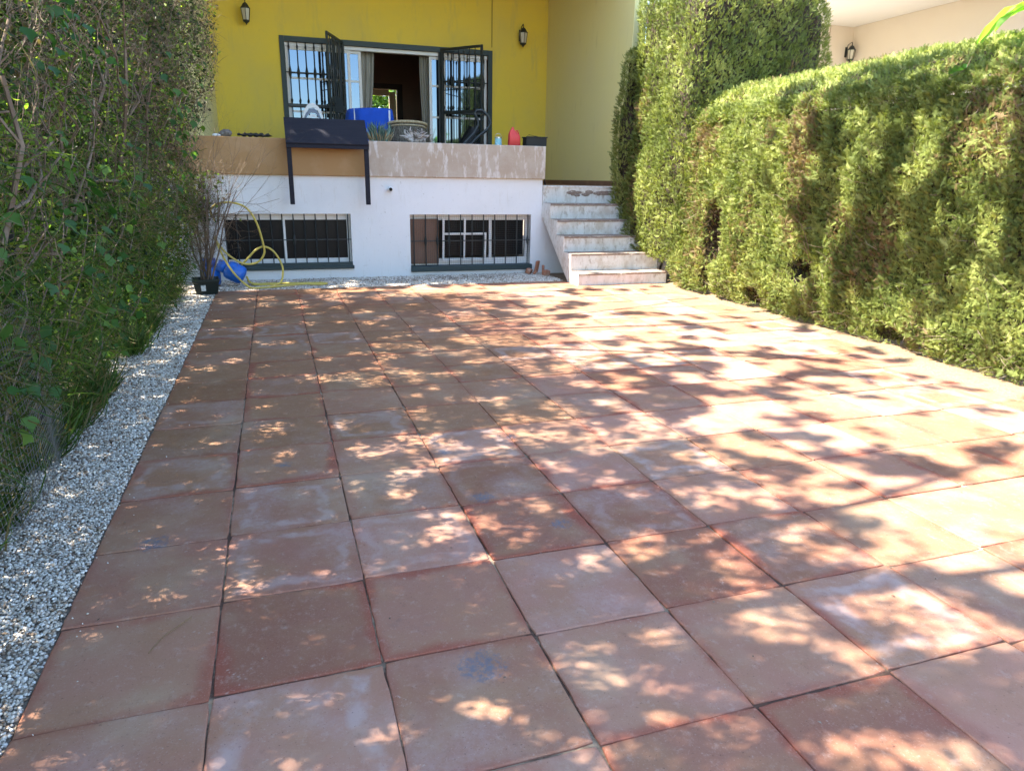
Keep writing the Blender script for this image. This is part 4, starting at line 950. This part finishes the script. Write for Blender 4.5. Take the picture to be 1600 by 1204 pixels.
# a thin leader above it
# ================================================================ overgrown hedge (left)
lh = thing("overgrown_hedge", "tall overgrown mixed hedge full of twigs and grass along the left gravel strip", "hedge", (-.8, 3, 0))
def xl(Y, z):
    Q = np.stack([Y, z, np.zeros_like(Y)], -1)
    return -.42 + .085 * z + .20 * (fbm(Q * 1.0, 80) - .5) + .14 * (fbm(Q * 3.3, 81) - .5) - .12 * np.clip(1 - z / .4, 0, 1) + sstep(Y, 3.2, 7.5) * np.interp(z, [0, 1, 1.5, 2, 2.6, 4], [.10, .20, .20, .34, .46, .46])
def lh_pts(n, y0, y1, z0, z1, dmax, dexp=1.0):
    Y = RNG.uniform(y0, y1, n); z = RNG.uniform(z0, z1, n); dp = RNG.random(n) ** dexp * dmax
    return np.stack([xl(Y, z) - dp, Y, z], -1), dp
parts = []
def dryness(P): return np.clip(sstep(P[:, 1], 4.6, 7.0) * sstep(P[:, 2], 1.1, 2.0) * .6 + .8 * (fbm(P * np.array([1, 1.1, .9]), 83) > .62), 0, 1)
def lv(P, n, base=.5):
    v = np.clip(base + 1.3 * (fbm(P * 3.0, 84) - .5) + RNG.normal(0, .22, n), .2, 1); dr = dryness(P)
    return np.where(RNG.random(n) < dr * .55, RNG.uniform(0, .18, n), v), dr
P, dp = lh_pts(86000, -1.2, 7.75, .02, 3.9, .5); n = len(P); v, dr = lv(P, n)
clump = fbm(P * 3.0, 85) ; keep = (RNG.random(n) > dr * .5) & (RNG.random(n) < sstep(clump, .2, .5)); P, v, n = P[keep], v[keep], keep.sum()
parts.append(scatter(*LEAF_T, P, np.c_[RNG.normal(.35, .7, n), RNG.normal(0, .7, n), RNG.normal(.1, .7, n)], RNG.uniform(.018, .042, n), v))
P, dp = lh_pts(34000, -1.2, 7.8, .02, 4.3, .95); P[:, 0] -= .12; n = len(P); v, dr = lv(P, n, .45)
parts.append(scatter(*LEAF_S, P, RNG.normal(size=(n, 3)), RNG.uniform(.04, .075, n), v))
V, F, vl = cat(parts); link_np("leaves", V, F, vl, F_left, lh)
P, dp = lh_pts(15000, -1.2, 7.8, .05, 4.3, .6); n = len(P); dr = dryness(P); keep = RNG.random(n) < .25 + .55 * dr; P = P[keep]; n = len(P)
A = sticks(P, np.c_[RNG.normal(.35, .45, n), RNG.normal(0, .7, n), RNG.normal(.25, .7, n)], RNG.uniform(.06, .30, n), RNG.uniform(.0018, .0038, n), RNG.beta(2, 1.6, n))
P, dp = lh_pts(17000, 4.3, 7.85, .9, 4.3, .35); n = len(P)
P2, dp = lh_pts(7000, 3.5, 7.8, 1.0, 4.3, .5); P = np.concatenate([P, P2]); n = len(P)
B = sticks(P, np.c_[RNG.normal(.3, .4, n), RNG.normal(0, .5, n), RNG.normal(-.1, .8, n)], RNG.uniform(.04, .14, n), RNG.uniform(.0018, .003, n), RNG.beta(1.5, 2, n))
V, F, vl = cat([A, B]); link_np("twigs", V, F, vl, F_twig, lh)
b = MB()
def LIM(y, z): return float(xl(np.array([y]), np.array([z]))[0]) + .05 if y < 7.7 else -.6
for i in range(18):
    y = -.6 + i * .43 + random.uniform(-.15, .15); x = -.75 + random.uniform(-.15, .15)
    branchy(b, (x, y, -.02), (random.uniform(-.1, .25), random.uniform(-.3, .3), 1), random.uniform(1.8, 2.6) if y < 6 else 1.5, random.uniform(.016, .03), 3, .45, .01, (-.02, -.35 if y > 5.5 else 0, 0), 7, LIM)
for (p, q, r) in (((-.62, .9, .2), (-.36, 1.15, 1.75), .017), ((-.5, .9, 1.0), (-.32, 2.6, 1.62), .012), ((-.55, 1.2, .6), (-.30, 2.7, 1.55), .011), ((-.55, 1.6, .9), (-.28, 2.2, 2.1), .012), ((-.6, 1.0, 1.5), (-.30, 1.9, 1.75), .009), ((-.5, 2.6, .5), (-.22, 3.6, 1.9), .012), ((-.6, .8, .8), (-.35, 1.6, 1.35), .014)):
    P_ = [Vector(p).lerp(Vector(q), t / 5) + Vector((random.gauss(0, .02), random.gauss(0, .03), random.gauss(0, .03))) for t in range(6)]; b.tube(crom(P_, 3), [r * (1 - .5 * t / 15) for t in range(16)], 7)
    for k in (4, 8, 12):
        branchy(b, crom(P_, 3)[k], (random.uniform(0, .5), random.uniform(-.5, 1), random.uniform(-.1, .8)), .45, r * .5, 2, .4, lim=LIM)
b.obj("branches", M_bark, lh)
# hanging grass blades and tufts
def zg(n): return RNG.beta(1.1, 2.2, n) * 2.2
n = 15000; Y = RNG.uniform(-1, 7.6, n); z = zg(n); P = np.stack([xl(Y, z) + RNG.uniform(-.15, .07, n), Y, z], -1)
keep = RNG.random(n) < sstep(fbm(P * 1.6, 88), .34, .6) + .15; P = P[keep]; n = len(P)
v = np.clip(.6 + .8 * (fbm(P * 2, 89) - .5) + RNG.normal(0, .2, n), 0, 1); v = np.where(RNG.random(n) < .22, RNG.uniform(0, .25, n), v)
gp = [(x * 1.0, y, zz * 1.8) for x, y, zz in BLADE[0]]
V, F, vl = scatter(gp, BLADE[1], P, np.c_[RNG.normal(.5, .35, n), RNG.normal(0, .5, n), RNG.normal(.05, .75, n)], RNG.uniform(.06, .19, n), v)
link_np("grass_blades", V, F, vl, F_grass, lh)
gt = []; 
n = 5200; Y = RNG.uniform(-.8, 7.6, n); k = fbm(np.c_[Y * 1.7, Y * 0, Y * 0], 91) > .42; Y = Y[k]; n = len(Y)
P = np.stack([-.46 + .11 * (fbm(np.c_[Y * 2.2, Y * 0, Y * 0], 92) - .5) + RNG.normal(0, .045, n), Y, np.full(n, -.01)], -1)
V, F, vl = scatter(gp, BLADE[1], P, np.c_[RNG.normal(.25, .4, n), RNG.normal(0, .4, n), np.full(n, 1.0)], RNG.uniform(.08, .30, n), np.where(RNG.random(n) < .25, RNG.uniform(0, .25, n), RNG.uniform(.35, .9, n)))
o = link_np("grass", V, F, vl, F_grass, kind='stuff'); tag(o, "green grass tufts growing at the foot of the left hedge", "grass", kind='stuff')
# broad leaved creeper
vn = thing("creeper", "broad leaved green creeper climbing over the left hedge and wire fence", "creeper", (-.4, 1.5, 0))
IV = ([(0, 0, 0), (-.34, .10, .05), (-.52, .42, .02), (-.24, .62, .05), (0, 1, -.12), (.24, .62, .05), (.52, .42, .02), (.34, .10, .05), (0, .45, -.03)], [(8, i, i + 1) for i in range(0, 7)] + [(8, 7, 0)])
IV = (IV[0], [(a, c, b_) for a, b_, c in IV[1]])
cs = [(RNG.uniform(-.6, 7), RNG.uniform(.15, 2.4)) for _ in range(30)] + [(.75, .55), (1.0, .35), (1.6, .75), (2.1, .7), (2.2, 1.2), (.4, .8), (3.0, .6), (3.4, .45), (1.3, .2), (.9, .15), (.6, .42), (.75, .5)]
PP = []
for (y, z) in cs:
    for k in range(RNG.integers(5, 16)):
        yy = y + RNG.normal(0, .17); zz = abs(z + RNG.normal(0, .2)) + .03; PP.append((float(xl(np.array([yy]), np.array([zz]))[0]) + RNG.uniform(-.02, .10), yy, zz))
P = np.array(PP); n = len(P)
V, F, vl = scatter(*IV, P, np.c_[RNG.normal(.35, .4, n), RNG.normal(-.1, .5, n), RNG.normal(-.55, .45, n)], RNG.uniform(.035, .088, n), RNG.beta(1.3, 1.5, n), normal=np.c_[np.full(n, .8), RNG.normal(-.3, .4, n), RNG.uniform(.3, 1.1, n)])
link_np("leaves", V, F, vl, F_vine, vn)
b = MB()
for (y, z) in cs[:26] + cs[30:]:
    pts = [(float(xl(np.array([y + .1 * k]), np.array([max(.02, z - .35 + .14 * k)]))[0]) + .02, y + .1 * k + random.gauss(0, .04), max(.01, z - .35 + .14 * k)) for k in range(6)]; b.tube(crom(pts, 3), .0028, 4)
b.obj("stems", M_bark, vn)
# wire fence under the foliage
fence = thing("wire_fence", "rusty galvanised wire mesh fence sagging inside the left hedge", "fence", (-.44, 1.2, 0))
b = MB()
def fp_(y, z): return (-.365 + .05 * float(fbm([[y * 1.6, z * 1.5, 0]], 95)[0]) + .03 * sin(y * 5) - .04 * z, y + .02 * sin(z * 9 + y * 2), z - .03 * sin(y * 2.3))
for k in range(int(3.5 / .03)):
    y = -1.2 + k * .03; b.tube([fp_(y, .02 + .85 * j / 9) for j in range(10)], .0012, 3, cap=False)
for k in range(26):
    z = .03 + k * .033; b.tube([fp_(-1.2 + 3.5 * j / 60, z) for j in range(61)], .0012, 3, cap=False)
b.obj("wire_mesh", M_wire, fence)
for y in (-.9, 1.05, 2.28):
    b = MB(); b.box((-.50, y, -.03), (-.465, y + .035, 1.25), 0, .003); b.obj("post", M_iron, fence)

bk = thing("garden_hedge", "sunlit leafy shrubbery in the garden behind the left hedge", "shrubs", (-3.4, 3, 0))
n = 26000; P = np.stack([-3.0 - RNG.random(n) ** 1.5 * 1.2, RNG.uniform(-2, 9, n), RNG.uniform(.05, 3.7, n)], -1); P[:, 0] -= .9 * (fbm(P * .9, 130) - .5)
V, F, vl = scatter(*LEAF_T, P, RNG.normal(size=(n, 3)), RNG.uniform(.09, .17, n), RNG.uniform(.45, 1, n)); link_np("crown", V, F, vl, F_vine, bk)
b = MB()
for i in range(14): branchy(b, (-3.5, -1.5 + i * .74, -.02), (random.uniform(-.1, .3), random.uniform(-.2, .2), 1), 2.4, .04, 2, .4)
b.obj("trunk", M_bark, bk)
n = 700; yy = RNG.uniform(-.6, 7.6, n); P = np.stack([-.42 + np.abs(RNG.normal(0, .16, n)), yy, RNG.uniform(.004, .02, n)], -1)
A = sticks(P[:300], np.c_[RNG.normal(size=300), RNG.normal(size=300), RNG.normal(size=300) * .15], RNG.uniform(.02, .09, 300), RNG.uniform(.001, .003, 300), RNG.uniform(0, .6, 300))
B = scatter(*LEAF_S, P[300:], np.c_[RNG.normal(size=400), RNG.normal(size=400), RNG.normal(size=400) * .2], RNG.uniform(.012, .035, 400), RNG.uniform(0, .9, 400), normal=np.tile([0, 0, 1.0], (400, 1)) + RNG.normal(0, .3, (400, 3)))
V, F, vl = cat([A, B]); o = link_np("leaf_litter", V, F, vl, F_twig, kind='stuff'); tag(o, "brown dead leaves and twigs strewn along the left gravel strip", "litter", kind='stuff')
n = 260; P = np.stack([RNG.uniform(.1, 5.7, n), RNG.uniform(-1, 7.8, n), np.full(n, .006)], -1)
V, F, vl = scatter(*LEAF_S, P, np.c_[RNG.normal(size=n), RNG.normal(size=n), RNG.normal(size=n) * .05], RNG.uniform(.006, .016, n), RNG.uniform(0, 1, n), normal=np.tile([0, 0, 1.0], (n, 1)) + RNG.normal(0, .1, (n, 3)))
o = link_np("crumbs", V, F, vl, F_twig, kind='stuff'); tag(o, "tiny dry leaf crumbs dropped over the paving", "litter", kind='stuff')
# ================================================================ overhanging trees that dapple the light
def G(*r): return r
def litmap(X, Y):
    """share of sun reaching the spot of ground (or, past the right hedge's face, the hedge) at X, Y"""
    L = np.interp(X, [-1, .8, 1.5, 2.5, 3.5, 5, 6.2], [.05, .02, .05, .11, .24, .40, .42])
    near = np.interp(Y, [-3, -1, .3, 1.0, 1.9, 2.3, 3.0, 3.6, 4.6, 5.2, 6.3, 6.8, 7.3, 7.7, 7.9], [1.2, 1.2, 1.1, .9, .8, .5, .6, 1.4, 1.5, .7, .5, .5, 1.8, 1.0, .02])
    L = L * near
    L = np.where((X < 3.5), np.clip(L, 0, .45), L)
    L = np.maximum(L, .34 * np.exp(-((Y - 3.9) / .75) ** 2) * sstep(X, 1.0, 2.2) * sstep(X, 5.6, 4.5))
    L = np.maximum(L, .42 * np.exp(-((Y - 7.25) / .45) ** 2) * sstep(X, .1, .9))
    L = np.maximum(L, .25 * np.exp(-((Y - 5.45) / .12) ** 2) * sstep(X, -.3, 0) * sstep(X, 1.3, .7))
    big = (((X - 5.65) / 1.25) ** 2 + ((Y - 6.05) / .95) ** 2 + 1.1 * (fbm(np.stack([X * 1.5, Y * 2.5, X * 0], -1), 101) - .5)) < .95
    L = np.where(big, 1.0, L); L = np.where((np.hypot(X - 4.86, (Y - 7.55) * .8) < .13), 1.0, L)
    r2 = sstep(-((X - 5.9) / 1.2) ** 2 - ((Y - 2.0) / 1.6) ** 2 + .8 * (fbm(np.stack([X * 2, Y * 3, X * 0], -1), 102) - .5), -1.0, -.6); L = np.maximum(L, .44 * r2)
    r3 = sstep(X, 3.3, 4.6) * sstep(Y, 1.2, .2); L = np.maximum(L, .42 * r3)
    # right hedge
    hz = (X - 6.05) * S[2] / -S[0]; hy = Y + hz * S[1] / S[2]
    q = fbm(np.stack([hy * 1.5, hz * 1.2, X * 0], -1), 103) - .5
    B = np.interp(hy + q * .5, [1.9, 2.15, 2.3, 2.5, 2.65, 2.75, 3.05, 3.2, 3.55, 3.7, 3.9, 4.0, 4.35, 4.5, 4.75, 5.0, 5.3, 5.6],
                            [.03, .03, .7, .7, .25, .55, .55, .02, .02, .35, .35, .02, .02, .7, .6, .2, .4, 1.0])
    low = np.interp(hz, [0, .35, .55, .8], [.5, .65, .5, 0]); B = np.where(hy < 4.6, np.maximum(B, low * (.5 + q * 2 > .35)), B)
    B = np.where((hy > 2.1) & (hy < 3.6) & (hz > .65) & (hz < 1.3), np.minimum(B, .05), B); B = np.where((hy > 3.4) & (hy < 5.1) & (hz > .8) & (hz < 1.6), B * .35, B)
    B = np.where((hz > 1.85) & (hy < 4.75) & (hz < 2.5 + .9 * sstep(hy, 4.2, 2.6)), np.minimum(B, .08), B); B = np.where(hy < 3.95, B * .72, B); B = np.where((hz > 3.05), .95, B)
    B = np.where((hy > 5.4) & (hz < 5), 1.0, B)
    L = np.where((hz > 0) & (Y < 9), B, L); L = np.where((Y > 7.9) & (hy < 8.4) & (X < 6.05), .012, L)
    L = np.where(X < -.1, .55, L); L = np.where(X < -.8, .95, L)
    return np.clip(L, .012, 1)
RES = .0125; X0, X1, Y0c, Y1c = -3.2, 9.0, -3.2, 9.6
nx, ny = int((X1 - X0) / RES), int((Y1c - Y0c) / RES)
gx, gy = np.meshgrid((np.arange(nx) + .5) * RES + X0, (np.arange(ny) + .5) * RES + Y0c, indexing='ij')
Lm = litmap(gx, gy)
def rank(a): r = np.empty(a.size); r[np.argsort(a.ravel())] = np.linspace(0, 1, a.size); return r.reshape(a.shape)
cn = rank(fbm(np.stack([gx * 3.2, gy * 5.5, gx * 0], -1), 120, 3)); cl_ = rank(fbm(np.stack([gx * 8, gy * 10, gx * 0], -1), 125, 2))
open_ = (Lm > .9) | np.where(gx > 6.05, cn > 1 - Lm, np.where(gx < -.1, cl_ > 1 - Lm, rank(.5 * cn + .5 * cl_) > 1 - np.clip((Lm - .36) * 1.5, 0, .58) * sstep(gx, 2.6, 3.6)))
clu = rank(fbm(np.stack([gx * 4.2, gy * 4.2, gx * 0], -1), 121)) ** 1.5 * 1.5
prob = np.minimum(Lm, .10 + .35 * np.clip(Lm - .10, 0, .5)) * (.2 + 1.6 * clu) * .9 * RES * RES / (pi * .036 ** 2)
hx, hy = np.where(RNG.random(gx.shape) < prob); print("openings", len(hx))
for k in range(len(hx)):
    hgt = np.interp(hx[k] * RES + X0, [0, 3.5], [1, 1.35]); r_ = (.060 + RNG.gamma(2.2, .011)) * hgt; q = int(r_ / RES) + 2; el_ = RNG.uniform(.75, 1.5)
    a0, a1, b0, b1 = max(0, hx[k] - q), min(nx, hx[k] + q + 1), max(0, hy[k] - q), min(ny, hy[k] + q + 1)
    xx = (np.arange(a0, a1) - hx[k])[:, None] * RES; yy = (np.arange(b0, b1) - hy[k])[None] * RES
    open_[a0:a1, b0:b1] |= ((xx * el_) ** 2 + (yy / el_) ** 2) < r_ * r_
ncan = 360000; Gx = RNG.uniform(X0, X1, ncan); Gy = RNG.uniform(Y0c, Y1c, ncan)
ii = ((Gx - X0) / RES).astype(int).clip(0, nx - 1); jj = ((Gy - Y0c) / RES).astype(int).clip(0, ny - 1)
keep = ~open_[ii, jj]; keep &= (Gx > -1) | (RNG.random(ncan) < .4); Gx, Gy = Gx[keep], Gy[keep]; n = len(Gx); print("canopy leaves", n, open_.mean())
dd = np.hypot(Gx - 3 - .78, Gy + .7 + 1.88); zc = np.maximum(np.interp(Gx, [0, 1.5, 3.5], [4.0, 4.4, 6.2]), 1.9 + .27 * dd) + RNG.uniform(0, 1.0, n)
P = np.stack([Gx + S[0] / S[2] * zc, Gy + S[1] / S[2] * zc, zc], -1)
own = (P[:, 1] > 2.9).astype(int)
for k, (bx, by, lab) in enumerate(((-2.1, .6, "leafy garden tree spreading over the near half of the paving"), (-2.0, 5.4, "leafy garden tree spreading over the paving near the house"))):
    t = thing("tree", lab, "tree", (bx, by, 0), "trees leaning over the left hedge")
    Pk = P[own == k]; m_ = len(Pk)
    V, F, vl = scatter(*LEAF_S, Pk, RNG.normal(size=(m_, 3)) * np.array([1, 1, .5]), RNG.uniform(.075, .105, m_), RNG.random(m_), normal=np.c_[RNG.normal(0, .5, m_), RNG.normal(0, .5, m_), np.ones(m_)])
    link_np("crown", V, F, vl, F_canopy, t)
    b = MB(); b.tube(crom([(bx, by, -.03), (bx + .05, by, 1.2), (bx - .05, by + .1, 2.6), (bx + .1, by, 3.7)], 5), [.16 - .004 * i for i in range(16)], 10)
    for (ex, ey, ez) in ((2.0, -1.5, 6.2), (2.6, .3, 6.4), (2.2, 1.6, 6.3), (.6, -2.4, 5.4), (.4, 2.2, 5.6), (-1.2, .5, 5.4)):
        b.tube(crom([(bx + .08, by, 3.5), (bx + ex * .35, by + ey * .3, 4.25 + .02 * ez), (bx + ex * .7, by + ey * .75, ez - .2 + .1), (bx + ex * 1.25, by + ey * 1.15, ez + .25)], 4), [.06, .055, .05, .045, .04, .035, .03, .026, .022, .018, .014, .010, .007], 7)
    b.obj("trunk", M_bark, t)
# foliage plants beyond / above
bp = thing("broadleaf_plant", "bright green plant with long arching leaves poking above the right hedge", "plant", (6.75, 2.85, 2.3))
b = MB(); LV = MB()
def longleaf(mb, p, d, ln, wd, droop, seed=0):
    p = Vector(p); d = Vector(d).normalized(); sd = d.cross(Vector((0, 0, 1))).normalized(); P_ = []
    for i in range(13):
        t = i / 12; w_ = wd * (sin(pi * min(1, t * .94 + .05)) ** .75); c_ = p + d * ln * t + Vector((0, 0, -droop * t * t * ln))
        wav = .012 * sin(t * 18 + seed)
        P_.append([tuple(c_ - sd * w_ + Vector((0, 0, .03 + wav))), tuple(c_ - sd * w_ * .5 + Vector((0, 0, .01))), tuple(c_), tuple(c_ + sd * w_ * .5 + Vector((0, 0, .01))), tuple(c_ + sd * w_ + Vector((0, 0, .03 - wav)))])
    mb.grid(P_)
for i, (dx, dy, dz, ln, dr) in enumerate(((-.7, .9, .75, .55, .95), (-.9, .3, .6, .5, .9), (-.3, -.8, .6, .5, .7), (.5, .5, .8, .5, .5), (-.8, -.5, .9, .45, .9), (-.3, 1, .3, .5, .8), (.1, -1, .9, .5, .7), (-.5, .3, 1.2, .4, .6))):
    longleaf(LV, (6.42 + .02 * i, 2.42 + .03 * i, 2.72 + .015 * i), (dx, dy, dz), ln * .85, .10, dr, i)
o = LV.obj("leaves", mat('bright_leaf', None, .4, attr=[(0, (.2, .38, .05)), (1, (.26, .46, .07))], transl=.45), bp, smooth=True); a = o.data.attributes.new('v', 'FLOAT', 'POINT'); a.data.foreach_set('value', np.full(len(o.data.vertices), .95, np.float32))
b.tube([(6.6, 2.5, 1.2), (6.48, 2.5, 2.8)], .02, 8); b.obj("stem", M_bark, bp)
bs = thing("garden_shrub", "sunlit yellow green shrub seen through the open back door", "shrub", (3.4, 19.6, 0))
n = 9000; d = RNG.normal(size=(n, 3)); d /= np.linalg.norm(d, axis=1, keepdims=True); P = np.array([3.6, 19.6, 2.6]) + d * np.array([1.5, .8, 1.6]) * RNG.uniform(.6, 1, (n, 1)); P = P[P[:, 2] > .2]; n = len(P)
V, F, vl = scatter(*LEAF_T, P, RNG.normal(size=(n, 3)), RNG.uniform(.08, .16, n), RNG.uniform(.6, 1, n)); link_np("crown", V, F, vl, F_vine, bs)
b = MB()
for k in range(6): branchy(b, (3.6 + random.uniform(-.2, .2), 19.6, -.02), (random.uniform(-.4, .4), random.uniform(-.3, .3), 1), 2.4, .04, 2, .4)
b.obj("trunk", M_bark, bs)
# fallen leaves resting on the hedge top and the paving
def leaf1(label, c, d, ln, wd, v=.8, tilt=.15, m_=None):
    L_ = MB(); longleaf(L_, c, d, ln, wd, tilt); o = L_.obj("fallen_leaf", m_ or F_vine, smooth=True)
    if not m_: a = o.data.attributes.new('v', 'FLOAT', 'POINT'); a.data.foreach_set('value', np.full(len(o.data.vertices), v, np.float32))
    tag(o, label, "leaf"); set_origin(o, c)
M_dryleaf = mat("bleached_leaf", (.62, .55, .42), .7); M_dryleaf2 = mat("brown_leaf", (.20, .12, .06), .7)
leaf1("pale bleached leaf on the hedge top in front of the tall clipped cypress", (6.45, 5.9, 2.46), (.4, -.8, .05), .20, .05, m_=M_dryleaf)
leaf1("large blue green leaf resting on the shaded shoulder of the right hedge", (5.93, 2.75, 2.30), (-.1, -.9, .25), .17, .045, .35)
b = MB(); b.tube(crom([(.30, .26, .005), (.33, .33, .007), (.38, .39, .006), (.41, .42, .010)], 4), .0016, 5); tag(b.obj("dry_stem", M_dryleaf2), "thin dark dry stem lying on the near left paving tile", "twig")
